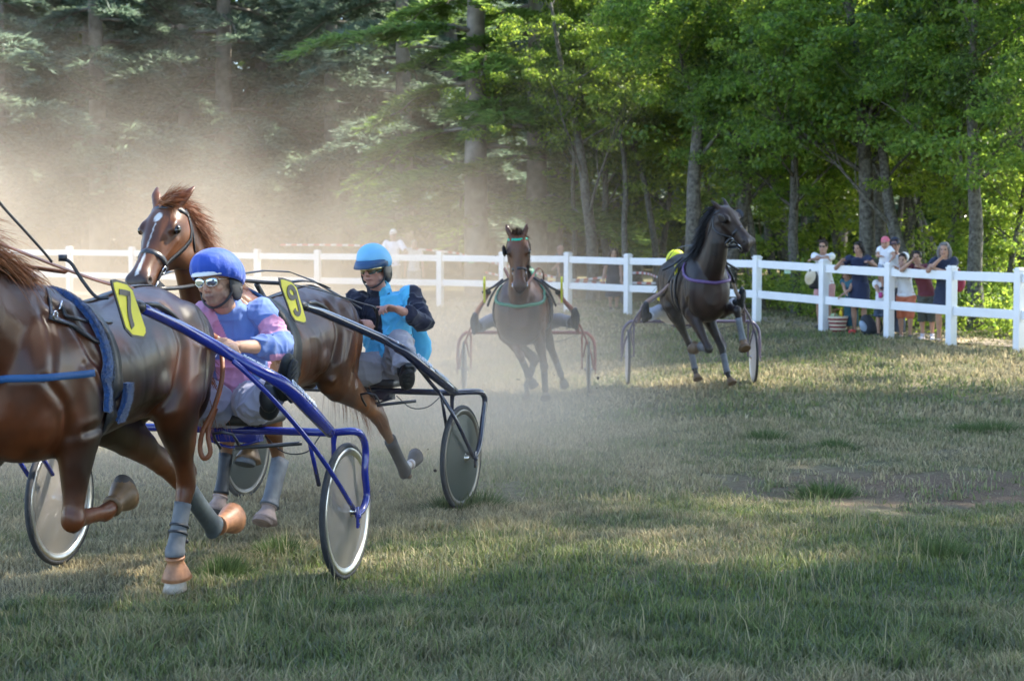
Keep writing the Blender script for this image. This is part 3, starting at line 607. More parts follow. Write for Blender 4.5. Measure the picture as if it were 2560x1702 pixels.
# sulky frames: centre between the wheels' contact points, heading in degrees from the camera direction towards the left
S1 = Frame((-1.63, 9.13, -.05), 15); S2 = Frame((-1.10, 11.95, -.10), 20); S3 = Frame((.176, 21.5, -.2), 2); S4 = Frame((2.27, 22.3, -.10), 0)
leather = mat('black_leather', (.018, .018, .022), .38, bump=.2, bscale=120, spec=.6); brownleather = mat('tan_leather', (.22, .075, .03), .45, bump=.2, bscale=80)
steel = mat('steel', (.62, .62, .64), .25, 1.0); greyboot = mat('grey_boot', (.115, .125, .14), .55, var=.25, vscale=12, bump=.2, bscale=50); blackboot = mat('black_boot', (.025, .027, .033), .5, var=.3)
rubber = mat('orange_rubber', (.34, .155, .075), .5, var=.3, vscale=25); rubber2 = mat('dusty_rubber', (.30, .22, .19), .7, var=.3, vscale=20); brownrub = mat('brown_rubber', (.13, .075, .035), .45, var=.3, vscale=20)
hoofpale = mat('pale_hoof', (.42, .36, .30), .5, var=.3, vscale=30); hoofdark = mat('dark_hoof', (.06, .05, .045), .6, var=.3, vscale=30)
bluefleece = mat('blue_fleece', (.006, .060, .22), .95, var=.5, vscale=60, bump=1.0, bscale=140, sheen=.6); bluewebbing = mat('blue_webbing', (.012, .075, .22), .6, bump=.2)
eyem = mat('eye_gloss', (.006, .004, .003), .08, spec=.8); chesthair = mat('chestnut_hair', (.27, .10, .038), .5, var=.4, vscale=30); darkhair = mat('dark_hair', (.06, .028, .018), .5, var=.4, vscale=30); blackhair = mat('black_hair', (.012, .010, .010), .45, var=.3)
def bvh_of(o):
    me = o.data; return BVHTree.FromPolygons([v.co for v in me.vertices], [tuple(p.vertices) for p in me.polygons])
def snap(b, u, v, lift=.006):
    d = ray(u, v).normalized(); h = b.ray_cast(CAM, d)
    if h[0] is None: return None, None
    return h[0]+h[1]*lift, h[1]
def snapstrap(m, b, uv, wd, th=.004, lift=.004, sub=4):
    "a strap lying on the surface under photo positions uv"
    P, N = [], []
    for i in range(len(uv)-1):
        for k in range(sub):
            t = k/sub; q = snap(b, uv[i][0]*(1-t)+uv[i+1][0]*t, uv[i][1]*(1-t)+uv[i+1][1]*t, lift)
            if q[0] is not None: P.append(q[0]); N.append(q[1])
    q = snap(b, *uv[-1], lift)
    if q[0] is not None: P.append(q[0]); N.append(q[1])
    if len(P) > 1: m.strap(P, N, wd, th, 2)
    return P, N
def onring(b, fr, x, c, angs, lift=.006):
    "points on the surface round the section x, at angles from the left horizontal"
    P, N = [], []
    for a in angs:
        a = math.radians(a); d = fr.l*math.cos(a)+fr.u*math.sin(a); o_ = fr(x, 0, c) + d*1.2; h = b.ray_cast(o_, -d)
        if h[0] is not None: P.append(h[0]+h[1]*lift); N.append(h[1])
    return P, N
def headpt(b, hd, t, ang, lift=.004, n0=-.04):
    "surface point of the head at length t, angle from the left side (90 = forehead)"
    a = math.radians(ang); d = (hd.s*math.cos(a)+hd.n*math.sin(a)); o_ = hd(t, n0, 0) + d*.5; h = b.ray_cast(o_, -d)
    return (h[0]+h[1]*lift, h[1]) if h[0] is not None else (o_ - d*.4, d)
def headband(m, b, hd, seq, wd, th=.003, lift=.004):
    P, N = zip(*[headpt(b, hd, t, a, lift) for t, a in seq]); m.strap(list(P), list(N), wd, th, 2)
def ringat(m, c, n, r, th=.004):
    n = Vector(n).normalized(); e = n.orthogonal().normalized(); g_ = n.cross(e); m.tube([Vector(c)+(e*math.cos(a)+g_*math.sin(a))*r for a in np.linspace(0, 2*math.pi, 17)], th, 6, 1)
def eyes(hd, parent):
    for y in (-1, 1):
        m = M(); m.ell(hd(.290, .036, y*.094), (.025*hd.k, .016*hd.k, .020*hd.k), Matrix((hd.a, hd.s, hd.n)).transposed(), 14); m.build('eye', eyem, parent)
def bridle(b, hd, parent, browm, side_extra=True, bit=.86, noseb=.60):
    br = M(); headband(br, b, hd, [(.02, 160), (.06, 130), (.09, 90), (.06, 50), (.02, 20)], .026)         # browband
    o = br.build('browband', browm, parent)
    m = M()
    for s_ in (0, 1):
        f = (lambda a: a) if s_ == 0 else (lambda a: 180-a)
        headband(m, b, hd, [(-.02, f(40)), (.08, f(12)), (.22, f(-12)), (.42, f(-12)), (noseb, f(-5)), (bit, f(-18))], .024)
        headband(m, b, hd, [(-.03, f(30)), (.08, f(-2)), (.17, f(-28)), (.22, f(-48))], .018)
    headband(m, b, hd, [(noseb, a) for a in (-90, -50, -10, 20, 50, 90, 130, 160, 190, 230, 270)], .030)
    m.build('bridle', leather, parent)
    q = M()
    for s_ in (1, -1):
        p, n_ = headpt(b, hd, bit+.01, -20 if s_ == 1 else 200, .010); ringat(q, p, n_, .040, .006); p2, n2 = headpt(b, hd, noseb+.05, -12 if s_ == 1 else 192, .008); ringat(q, p2, n2, .020, .005)
    q.build('bit_ring', steel, parent)

def horse_one():
    fr = Frame(S1(1.10, 0, .02), 15); t = thing('horse', 'dark chestnut horse with blue fleece pad at the left border, pulling the blue sulky', 'horse', fr.o, 'harness horses in the race')
    hd = Head(fr(1.36, -.10, 1.84), fr(1.80, -.16, 1.45), fr.d*.8+Vector((0, 0, .8)), 1.18)
    m = M(); R = [list(r) for r in TORSO]
    torso(m, fr, R, -.03); muscles(m, fr, dz=-.03)
    m.tube([fr(.52, 0, 1.24), fr(.74, 0, 1.32), fr(1.00, -.03, 1.50), fr(1.26, -.08, 1.72), fr(1.35, -.10, 1.79)], [.175, .145, .105, .082, .075], 16, 4, [1.75, 1.85, 1.85, 1.7, 1.5], side=fr.l)
    hd.build(m); hd.ears(m)
    S = fr.side
    # near (left) hind on the ground, right hind flicked back, left fore folded, right fore reaching
    hindleg(m, fr(-.52, .15, 1.20), fr(-.42, .20, .92), S(466, 1205, .16), S(437, 1382, .15), S(441, 1432, .15), fr, 1.06)
    hindleg(m, fr(-.50, -.15, 1.20), fr(-.34, -.18, .93), S(452, 1200, -.16), S(536, 1318, -.15), S(572, 1300, -.15), fr, 1.06)
    foreleg(m, fr(.50, .16, 1.18), fr(.48, .175, .93), S(182, 1299, .17), S(264, 1281, .15), S(296, 1250, .15), fr, 1.10)
    foreleg(m, fr(.52, -.16, 1.15), fr(.50, -.17, .93), fr(.92, -.16, .62), fr(1.12, -.15, .33), fr(1.20, -.15, .27), fr, 1.05)
    m.tube([fr(-.30, .23, .90), fr(-.42, .255, 1.05), fr(-.50, .25, 1.22)], [.03, .05, .06], 8)
    b = m.build('body', coat('dark_chestnut_coat', .41, .15), t)
    organic(b, .0115, 14, .55, horsecolor(fr, hd, (.026, .008, .0035), (.10, .026, .007), (.010, .0035, .002), (.12, .033, .009), .66, hwarm=(.05, .02, .009)), horsedisp(hd, fr))
    B = bvh_of(b); eyes(hd, t)
    hoof('hoof', S(441, 1432, .15), S(437, 1382, .15), fr, hoofpale, t); hoof('hoof', S(572, 1300, -.15), S(536, 1318, -.15), fr, hoofdark, t); hoof('hoof', S(296, 1250, .15), S(266, 1279, .15), fr, hoofdark, t); hoof('hoof', fr(1.20, -.15, .27), fr(1.12, -.15, .33), fr, hoofdark, t)
    bellboot(S(441, 1430, .15), S(437, 1382, .15), fr, rubber, t, 1.02, .028, .25); bellboot(S(572, 1300, -.15), S(536, 1318, -.15), fr, rubber, t, 1.1, .05, .3); bellboot(S(296, 1250, .15), S(266, 1279, .15), fr, brownrub, t, 1.0, .06, .5)
    H, K = S(466, 1205, .16), S(437, 1382, .15)
    sleeve('shin_boot', [H.lerp(K, .30), H.lerp(K, .5), H.lerp(K, .85), K.lerp(H, .02), K+Vector((0, 0, -.015))], [.040, .039, .040, .047, .044], greyboot, t, 1.35, fr.l)
    m = M()
    for f_ in (.60, .70): p = H.lerp(K, f_); m.tube([p, p + (K-H).normalized()*.012], [.046, .046], 16, 1, 1.32, side=fr.l)
    m.ell(S(466, 1352, .15), (.012, .012, .012)); m.build('boot_strap', blackboot, t)
    H, K = S(452, 1200, -.16), S(536, 1318, -.15); sleeve('shin_boot', [H.lerp(K, .12), H.lerp(K, .5), H.lerp(K, .9), K, K+(K-H).normalized()*.02], [.046, .042, .044, .052, .035], mat('dark_grey_boot', (.05, .065, .075), .5, var=.2), t, 1.4, fr.l)
    # blue fleece girth pads, girth, breast collar
    for nm, mt_, x, w_, a0, a1, lift in (('saddle_pad', bluefleece, .40, .048, -28, 208, .014), ('girth_pad', bluefleece, .25, .045, -38, -4, .012), ('girth', leather, .33, .06, -95, 265, .014)):
        P, N = onring(B, fr, x, 1.12, np.linspace(a0, a1, 30), lift); m = M(); m.strap(P, N, w_, .015 if 'pad' in nm else .004, 2); o = m.build(nm, mt_, t)
        if 'pad' in nm:
            bevel(o, .008); fz = M(); R_ = random.Random(8); n_ = len(P)
            for _ in range(5200 if nm == 'saddle_pad' else 1800):
                q = R_.random()*(n_-1.001); i_ = int(q); f_ = q-i_; c_ = P[i_].lerp(P[i_+1], f_); nn_ = N[i_].lerp(N[i_+1], f_).normalized(); tt_ = (P[i_+1]-P[i_]).normalized(); b_ = nn_.cross(tt_)*(R_.uniform(-.5, .5)*(w_+.012)); c_ = c_ + b_ + nn_*.013; d_ = (nn_ + b_.normalized()*R_.uniform(-.1, .9) + Vector([R_.gauss(0, .5) for _ in range(3)])).normalized()*R_.uniform(.005, .012); s_ = tt_.cross(d_).normalized()*.0028
                fz.add([c_-s_, c_+s_, c_+d_], [(0, 1, 2)])
            fz.build('fleece_pile', bluefleece, o, fix=False)
    m = M(); P, N = [], []
    for a in np.linspace(-88, 57, 22):
        d = fr.d*math.cos(math.radians(a)) + fr.l*math.sin(math.radians(a)); h = B.ray_cast(fr(.35, 0, 1.16)+d*1.5, -d)
        if h[0] is not None: P.append(h[0]+h[1]*.012); N.append(h[1])
    m.strap(P, N, .030, .006, 2); m.build('breast_collar', bluewebbing, t)
    m = M(); snapstrap(m, B, [(121, 795), (180, 815), (230, 850), (278, 868)], .022, .003, .008); snapstrap(m, B, [(80, 660), (112, 700), (123, 745), (128, 790)], .016, .003); snapstrap(m, B, [(152, 760), (165, 790), (215, 803), (278, 806)], .016, .003)
    # the turret hoop and back strap above the withers
    m.tube([W(272, 744, 7.75), W(240, 742, 7.75), W(205, 700, 7.75), W(175, 655, 7.75), W(148, 648, 7.75)], [.008]*5, 8, 4, .5); m.tube([W(146, 645, 7.75), W(168, 645, 7.76)], .015, 8, 1)
    P, N = [], []
    for x in np.linspace(.42, -.78, 16):
        h = B.ray_cast(fr(x, 0, 2.2), Vector((0, 0, -1)))
        if h[0] is not None: P.append(h[0]+h[1]*.006); N.append(h[1])
    m.strap(P, N, .03, .003, 2); m.tube([W(253, 950, 8.0), W(262, 975, 8.0), W(250, 1000, 8.0)], .014, 8, 3); m.build('harness_strap', leather, t)
    m = M(); ringat(m, snap(B, 133, 792, .015)[0], fr.l, .016, .004); m.tube([snap(B, 150, 760, .02)[0], snap(B, 140, 782, .02)[0]], .005, 6, 1); m.tube([W(256, 948, 7.95), W(254, 968, 7.95), W(285, 945, 7.95), W(297, 955, 7.95), W(272, 972, 7.95)], .006, 6, 2); m.build('buckle', steel, t)
    m = M()
    hair(m, [fr(1.30, -.08, 1.86), fr(1.12, -.03, 1.76), fr(.92, .02, 1.66), fr(.66, .03, 1.57)], [fr.l*.5-fr.d*.4+Vector((0, 0, .3)), fr.l*.5-fr.d*.6+Vector((0, 0, .3)), fr.l*.5-fr.d*.9+Vector((0, 0, .1)), fr.l*.4-fr.d+Vector((0, 0, 0))], [.2, .25, .24, .15], 900, 4, .006, 1.1, .5, 6, .018); m.build('mane', chesthair, t)
    m = M(); hair(m, [fr(-.86, .02, 1.22), fr(-.88, .05, 1.05)], [-fr.d*.7+fr.l*.1+Vector((0, 0, -.6)), -fr.d*.6+fr.l*.3+Vector((0, 0, -.8))], .40, 420, 5, .007, .9, .25, 8, .025); m.build('tail', chesthair, t)
    # long tan rein from the bit over the withers to the driver
    m = M(); m.strap([hd(.87, -.06, .06), W(-260, 545, 7.0), W(-60, 590, 7.3), W(40, 625, 7.6), W(150, 668, 7.85), W(260, 706, 8.1), W(330, 718, 8.4)], [Vector((0, 0, 1))+fr.l*.6]*7, .032, .003, 4); m.strap([W(500, 808, 8.95), W(522, 830, 8.92), W(550, 850, 8.90)], [Vector((.2, -1, .5))]*3, .026, .003, 3)
    m.strap([W(552, 860, 8.85), W(556, 940, 8.75), W(535, 1020, 8.72), W(508, 1075, 8.70), W(500, 1120, 8.70), W(510, 1146, 8.70), W(526, 1130, 8.71), W(520, 1080, 8.72), W(540, 1020, 8.76)], [Vector((.2, -1, .2))]*9, .024, .003, 4)
    m.strap([hd(.87, -.06, -.06), fr(.9, -.2, 1.60), fr(.5, -.16, 1.62), fr(0, -.14, 1.58)], [Vector((0, 0, 1))-fr.l*.6]*4, .024, .003, 4); m.build('rein', brownleather, t)
    m = M(); m.tube([W(-30, 470, 7.4), W(10, 520, 7.45), W(60, 575, 7.5), W(105, 625, 7.6), W(130, 655, 7.65)], .0065, 8, 4, .6); m.build('check_rein', leather, t)
    bridle(B, hd, t, leather); return fr, t, B, hd
FR1, H1, B1, HD1 = horse_one()
def legkit(fr, t, cf, hoofm, bootm, bellm, k=1.0, boot=(.12, .95), bell=True, vox=None, fat=1.0):
    "hoof, bell boot and shin boot for one leg; cf = (joint above, fetlock, coronet)"
    K, Fk, Cn = cf; hoof('hoof', Cn, Fk, fr, hoofm, t, None, k)
    if bellm: bellboot(Cn, Fk, fr, bellm, t, k, .045, .35)
    if bootm:
        a, b_ = boot; sleeve('shin_boot', [K.lerp(Fk, a), K.lerp(Fk, (a+b_)/2), K.lerp(Fk, b_-.1), K.lerp(Fk, b_+.06)], [.040*k*fat, .036*k*fat, .037*k*fat, .044*k*fat], bootm, t, 1.35, fr.l)
def horse_two():
    fr = Frame(S2(1.10, 0, 0), 20); t = thing('horse', 'chestnut horse with a white star on its forehead, behind the blue helmeted driver', 'horse', fr.o, 'harness horses in the race')
    S = fr.side; poll = S(433, 536, 0); muz = W(338, 722, poll.y-.38); hd = Head(poll, muz, (-.30, -.78, .55), 1.20)
    m = M(); torso(m, fr, [list(r) for r in TORSO], -.03); muscles(m, fr, dz=-.03)
    q = poll - hd.n*.05
    m.tube([fr(.52, 0, 1.22), fr(.74, 0, 1.36), fr(.93, 0, 1.60), q.lerp(fr(.93, 0, 1.60), .35), q], [.165, .130, .095, .082, .078], 16, 4, [1.75, 1.85, 1.8, 1.55, 1.3], side=fr.l)
    hd.build(m); hd.ears(m, .40, .10, .155)
    LH = (S(950, 1046, .16), S(1009, 1171, .15), S(1030, 1158, .15)); RH = (S(570, 1092, -.12), S(553, 1232, -.12), S(546, 1262, -.12)); LF = (S(698, 1159, .22), S(675, 1258, .22), S(668, 1283, .22)); RF = (fr(.68, -.13, .74), S(631, 1096, -.03), S(624, 1132, -.03))
    hindleg(m, fr(-.52, .15, 1.20), fr(-.44, .19, .95), *LH, fr, 1.02, 1.05); hindleg(m, fr(-.48, -.15, 1.18), fr(-.12, -.18, .90), *RH, fr); foreleg(m, fr(.50, .16, 1.15), fr(.46, .18, .93), *LF, fr); foreleg(m, fr(.52, -.16, 1.15), fr(.50, -.16, .95), *RF, fr)
    m.tube([fr(-.30, .23, .90), fr(-.42, .255, 1.05), fr(-.50, .25, 1.22)], [.03, .05, .06], 8)
    b = m.build('body', coat('chestnut_coat', .42, .12), t)
    def blaze(a, s, n):
        wd = np.where(a < .30, .019*np.clip(1-((a-.225)/.055)**2, 0, 1)**.5, .0028+.004*np.clip((a-.6)*5, 0, 1)*1.6); cen = .004*np.sin(a*9); return (np.clip((wd-np.abs(s-cen))/.004+.5, 0, 1)*((n > 0) & (a > .165) & (a < .90)))
    organic(b, .0098, 12, .55, horsecolor(fr, hd, (.085, .026, .008), (.21, .070, .018), (.028, .009, .004), (.19, .09, .04), .62, blaze=blaze, nose=(.035, .028, .028), spots=((LH[2], .058, (.5, .47, .44)), (LH[1].lerp(LH[2], .4), .05, (.5, .47, .44))), hwarm=(.078, .029, .013), seed=7), horsedisp(hd, fr))
    B = bvh_of(b); eyes(hd, t)
    legkit(fr, t, LH, hoofdark, blackboot, None, boot=(.42, 1.02)); legkit(fr, t, RH, hoofdark, blackboot, rubber2, 1, (.3, .95)); legkit(fr, t, LF, rubber2, greyboot, rubber2, 1.02, (-.10, 1.0), fat=1.25); legkit(fr, t, RF, greyboot, None, brownrub, 1.1)
    m = M(); m.ell(S(1023, 1190, .15), .022); m.build('boot_pad', brownrub, t)
    # harness: black saddle, girth, fleece edges, loose strap end
    P, N = onring(B, fr, .30, 1.12, np.linspace(-62, 242, 26), .012); m = M(); m.strap(P, N, .13, .010, 2); m.build('saddle_pad', leather, t)
    P, N = onring(B, fr, .41, 1.12, np.linspace(20, 160, 16), .012); m = M(); m.strap(P, N, .045, .010, 2); m.build('wither_strap', bluewebbing, t)
    P, N = onring(B, fr, .24, 1.12, np.linspace(-90, 270, 30), .010); m = M(); m.strap(P, N, .05, .004, 2)
    Q = [B.ray_cast(fr(x, 0, 2.2), Vector((0, 0, -1))) for x in np.linspace(.35, -.78, 16)]; m.strap([h[0]+h[1]*.006 for h in Q], [h[1] for h in Q], .03, .003, 2)
    m.tube([W(640, 708, 10.7), W(655, 735, 10.75), W(675, 775, 10.7), W(680, 820, 10.7), W(712, 860, 10.6)], [.022]*5, 8, 3, .5); m.build('harness_strap', leather, t)
    m = M(); m.strap([W(727, 705, 10.75), W(760, 702, 10.8), W(795, 708, 10.9), W(822, 720, 11)], [Vector((0, -.3, 1))]*4, .030, .004, 3); m.build('strap_end', leather, t)
    P, N = [], []
    for a in np.linspace(-88, 88, 22):
        d = fr.d*math.cos(math.radians(a)) + fr.l*math.sin(math.radians(a)); h = B.ray_cast(fr(.35, 0, 1.16)+d*1.5, -d)
        if h[0] is not None: P.append(h[0]+h[1]*.012); N.append(h[1])
    m = M(); m.strap(P, N, .04, .005, 2); m.build('breast_collar', leather, t)
    # hair: forelock blown back, mane on the far side catching the light
    m = M(); k = [hd(-.04, .07, 0), hd(.0, .095, 0), hd(.06, .095, 0)]; hair(m, k, [hd.s*.8-hd.a*.5+hd.n*.35, hd.s*.9-hd.a*.2+hd.n*.3, hd.s*.9-hd.a*.1+hd.n*.3], [.14, .15, .11], 420, 9, .005, .35, .6, 6, .014)
    c0 = [hd(-.06, .05, .0), S(470, 560, 0), S(492, 620, 0), S(530, 680, 0), S(590, 715, 0)]; ou = Vector((.9, .25, .1))
    hair(m, c0, [ou+Vector((0, 0, .35)), ou, ou+Vector((0, 0, -.2)), ou+Vector((0, 0, -.4)), ou+Vector((0, 0, -.5))], [.15, .18, .18, .18, .14], 2600, 10, .004, 1.0, 1.5, 8, .018); m.build('mane', chesthair, t)
    m = M(); hair(m, [fr(-.86, 0, 1.28), fr(-.89, 0, 1.12)], [-fr.d*.7+Vector((0, 0, -.6)), -fr.d*.5+Vector((0, 0, -.8))], .60, 420, 12, .007, .9, .25, 8, .022)
    hair(m, [S(905, 1000, .1), S(880, 985, .05)], [Vector((.5, -.1, -.6)), Vector((.2, 0, -.9))], .34, 60, 13, .004, .5, .5, 8, .03); m.build('tail', chesthair, t)
    bridle(B, hd, t, leather)
    mR = M(); rg = headpt(B, hd, .87, -20, .02)[0]; up = Vector((0, -.4, 1)).normalized()
    mR.tube([rg, rg.lerp(W(645, 705, 10.6), .25), W(560, 700, 10.4), W(660, 706, 10.7), W(700, 708, 10.75)], [.012]*5, 8, 3)
    mR.strap([W(700, 708, 10.75), W(760, 716, 11.0), W(830, 734, 11.2), W(900, 757, 11.35), W(935, 766, 11.42)], [up]*5, .026, .003, 3)
    mR.strap([W(935, 766, 11.42), W(945, 792, 11.5), W(940, 822, 11.55), W(930, 850, 11.6)], [Vector((.3, -1, 0))]*4, .024, .003, 3)
    rg = headpt(B, hd, .87, 200, .02)[0]; mR.strap([rg, fr(.8, -.25, 1.62), fr(.4, -.2, 1.58), fr(-.5, -.15, 1.60), W(905, 772, 11.6)], [up]*5, .024, .003, 3); mR.build('rein', leather, t)
    return fr, t, B, hd
def horse_far(idx):
    three = idx == 3
    if three: fr = Frame(S3(1.05, 0, -.12), 4, 1.08); lab = 'bay horse with green browband and green breast strap, trotting towards the camera through dust'
    else: fr = Frame(S4(1.12, -.09, 0), -7, 1.10); lab = 'dark brown horse with its head turned aside and purple breast strap, beside the fence'
    t = thing('horse', lab, 'horse', fr.o, 'harness horses in the race'); Fo = fr.fore
    if three:
        poll = W(1294, 594, fr.o.y-1.20); muz = W(1300, 728, poll.y-.16); hd = Head(poll, muz, (-.05, -1, .25), 1.24); nk = [fr(.50, 0, 1.22), fr(.74, 0, 1.32), fr(.93, 0, 1.55)]
        RF = (Fo(1300, 888, .82), Fo(1321, 937, .62), Fo(1328, 950, .60)); LF = (Fo(1360, 915, .55), Fo(1363, 973, .50), Fo(1364, 987, .55)); LH = (Fo(1386, 892, -.62), Fo(1402, 935, -.82), Fo(1407, 950, -.86)); RH = (Fo(1335, 905, -.30), Fo(1317, 965, -.15), Fo(1317, 985, -.10))
        cols = ((.060, .022, .011), (.12, .042, .018), (.026, .011, .007), (.030, .022, .020), .62); hw = (.13, .05, .022)
    else:
        poll = W(1797, 532, fr.o.y-1.0); muz = W(1878, 612, poll.y-.22); hd = Head(poll, muz, (.55, -.55, .5), 1.52); nk = [fr(.50, 0, 1.25), fr(.74, 0.02, 1.42), fr(.88, .04, 1.62)]
        RF = (Fo(1772, 872, 1.0), Fo(1752, 866, .68), Fo(1743, 868, .62)); LF = (Fo(1842, 775, 1.05), Fo(1857, 850, 1.05), Fo(1860, 863, 1.1)); RH = (Fo(1724, 862, -.45), Fo(1737, 922, -.35), Fo(1741, 938, -.3)); LH = (Fo(1805, 872, -.1), Fo(1818, 932, .05), Fo(1825, 948, .10))
        cols = ((.012, .007, .006), (.034, .015, .009), (.006, .004, .004), (.014, .011, .010), .7); hw = (.032, .018, .013)
    m = M(); torso(m, fr, [[r[0], r[1], r[2], r[3]*(1.08 if three else 1.0)] for r in TORSO], -.02); muscles(m, fr, dz=-.02); q = poll - hd.n*.05
    m.tube(nk + [q.lerp(nk[-1], .35), q], [.17, .135, .10, .085, .078] if three else [.18, .16, .135, .125, .115], 16, 4, [1.7, 1.8, 1.7, 1.5, 1.3], side=fr.l); hd.build(m); hd.ears(m, .35, .1, .14)
    hindleg(m, fr(-.50, .15, 1.18), fr(-.34, .19, .92), *LH, fr); hindleg(m, fr(-.48, -.15, 1.18), fr(-.22, -.19, .92), *RH, fr); foreleg(m, fr(.50, .16, 1.15), fr(.52, .175, .95), *LF, fr, 1.05); foreleg(m, fr(.52, -.16, 1.15), fr(.54, -.17, .95), *RF, fr, 1.05)
    b = m.build('body', coat('bay_coat' if three else 'dark_bay_coat', .46 if three else .52, .1 if three else .04), t); organic(b, .014, 4, .5, horsecolor(fr, hd, *cols, nose=(.05, .04, .04), hwarm=hw, seed=idx*5), horsedisp(hd, fr)); B = bvh_of(b); eyes(hd, t)
    bm_ = blackboot; hoofm = hoofdark
    for L_, bt in ((LF, True), (RF, True), (LH, True), (RH, True)): legkit(fr, t, L_, hoofm if three else brownrub, (greyboot if L_ is LH or not three else bm_) if bt else None, None if three else (brownrub if L_ in (RF, LF) else None), 1.0, (.25, .95))
    browm = mat('green_band', (.0, .42, .26), .4) if three else leather; bridle(B, hd, t, browm); strapm = mat('green_strap', (.015, .16, .09), .5) if three else mat('purple_strap', (.11, .06, .17), .5)
    P, N = [], []
    for a in np.linspace(-100, 100, 26):
        a_ = math.radians(a); d = fr.d*math.cos(a_) + fr.l*math.sin(a_); h = B.ray_cast(fr(.45, 0, 1.38-.16*math.cos(a_))+d*1.5, -d)
        if h[0] is not None: P.append(h[0]+h[1]*.014); N.append(h[1])
    m = M(); m.strap(P, N, .035, .010, 2); m.build('breast_collar', strapm, t)
    m = M()
    for x, w_ in ((.32, .07), (.22, .04)): P, N = onring(B, fr, x, 1.12, np.linspace(-90, 270, 30), .010); m.strap(P, N, w_, .008, 2)
    m.build('girth', leather, t)
    for y in (-1, 1): m = M(); m.strap([fr(.42, y*.12, 1.50), fr(.40, y*.24, 1.42), fr(.40, y*.32, 1.30), fr(.38, y*.36, 1.20)], [fr.l*y+fr.u]*4, .05, .012, 3); m.tube([fr(.36, y*.20, 1.48), fr(.38, y*.30, 1.40), fr(.36, y*.42, 1.34)], .014, 8, 2); m.build('saddle_strap', leather, t)
    m = M()
    for y in (1, -1):
        p = headpt(B, hd, .87, -20 if y == 1 else 200, .02)[0]; m.strap([p, p.lerp(fr(.45, y*.18, 1.60), .5), fr(.45, y*.18, 1.60), fr(-.2, y*.2, 1.52), fr(-.95, y*.14, 1.30)], [fr.l*y+fr.u]*5, .024, .003, 3)
    m.build('rein', brownleather if three else leather, t)
    hm = darkhair if three else blackhair; m = M(); cr = [hd(-.05, .05, 0), q.lerp(nk[-1], .5)-fr.d*.12, nk[-1]-fr.d*.20+Vector((0, 0, .03)), fr(.58, 0, 1.56)]
    if three: hair(m, [hd(-.03, .06, -.03), hd(-.03, .07, .03)], [hd.n*.3-hd.a*.6, hd.n*.3-hd.a*.6], .07, 260, 31, .008, .8, .6, 5, .02); sd_ = fr.l*.7
    else: sd_ = -fr.l*.9
    hair(m, cr, [sd_+Vector((0, 0, .1))]*4, .27 if not three else .12, 2200, 32, .012, 1.3, .4, 6, .02); m.build('mane', hm, t)
    m = M(); hair(m, [fr(-.88, 0, 1.30), fr(-.92, 0, 1.15)], [-fr.d*.8+Vector((0, 0, -.3))]*2, .85 if three else .7, 420, 33, .010, 1.0, .25, 8, .03); m.build('tail', hm, t)
    # blinker cups beside the eyes
    for y in ((-1, 1) if not three else (-1,)):
        m = M(); A = Matrix((hd.a, hd.s, hd.n)).transposed(); m.ell(hd(.26, .045, y*.122), (.065, .010, .055), A @ Matrix.Rotation(-y*.35, 3, 'X'), 14); m.build('blinker', leather, t)
    return fr, t, B, hd
FR2, H2, B2, HD2 = horse_two(); FR3, H3, B3, HD3 = horse_far(3); FR4, H4, B4, HD4 = horse_far(4)
# ------------------------------------------------------------------ sulkies
tyre = mat('tyre_rubber', (.022, .024, .028), .7, var=.3, bump=.3, bscale=60); alu = mat('rim_aluminium', (.60, .60, .58), .32, 1.0, var=.15, vscale=14)
yel = mat('number_yellow', (.64, .60, .035), .35); ink = mat('number_ink', (.055, .055, .065), .4); whiteink = mat('white_lettering', (.62, .66, .72), .45)
def discmat(name, col, a):
    m = mat(name, col, .38, var=.12, vscale=8, spec=.5); m.node_tree.nodes['Principled BSDF'].inputs['Alpha'].default_value = a; return m
def wheel(fr, y, t, R=.35, disc=None, z=.37, rimm=None):
    c = fr(0, y, z); ax = fr.l; m = M()
    tp = [(R*.905 + .018*(1-math.cos(a)) + .0, .017*math.sin(a)) for a in np.linspace(0, 2*math.pi, 13)[:-1]]; tp = [(R-.017+.017*math.cos(a), .0165*math.sin(a)) for a in np.linspace(0, 2*math.pi, 13)[:-1]]
    m.lathe(tp, c, ax, 72, True); w_ = m.build('wheel', tyre, t)
    m = M(); m.lathe([(R-.026, -.013), (R-.028, -.017), (R-.040, -.016), (R-.062, -.011), (R-.066, 0), (R-.062, .011), (R-.040, .016), (R-.028, .017), (R-.026, .013)], c, ax, 72, False); m.build('rim', rimm or alu, w_)
    m = M(); m.lathe([(.0, -.055), (.018, -.055), (.018, -.035), (.032, -.032), (.032, .032), (.018, .035), (.018, .055), (0, .055)], c, ax, 20); m.build('hub', steel, w_)
    e = ax.orthogonal().normalized(); g_ = ax.cross(e); m = M()
    for k in range(28):
        a = 2*math.pi*k/28; b = a + (.35 if k % 4 < 2 else -.35); sgn = -1 if k % 2 else 1; m.tube([c + (e*math.cos(b)+g_*math.sin(b))*.03 + ax*sgn*.028, c + (e*math.cos(a)+g_*math.sin(a))*(R-.062)], .0013, 5, 1)
    m.build('spokes', steel, w_)
    if disc:
        m = M()
        for sg in (-1, 1): m.lathe([(.034, .034*sg), (R*.5, .022*sg), (R-.063, .010*sg)], c, ax, 72)
        m.build('wheel_cover', disc, w_)
    return w_
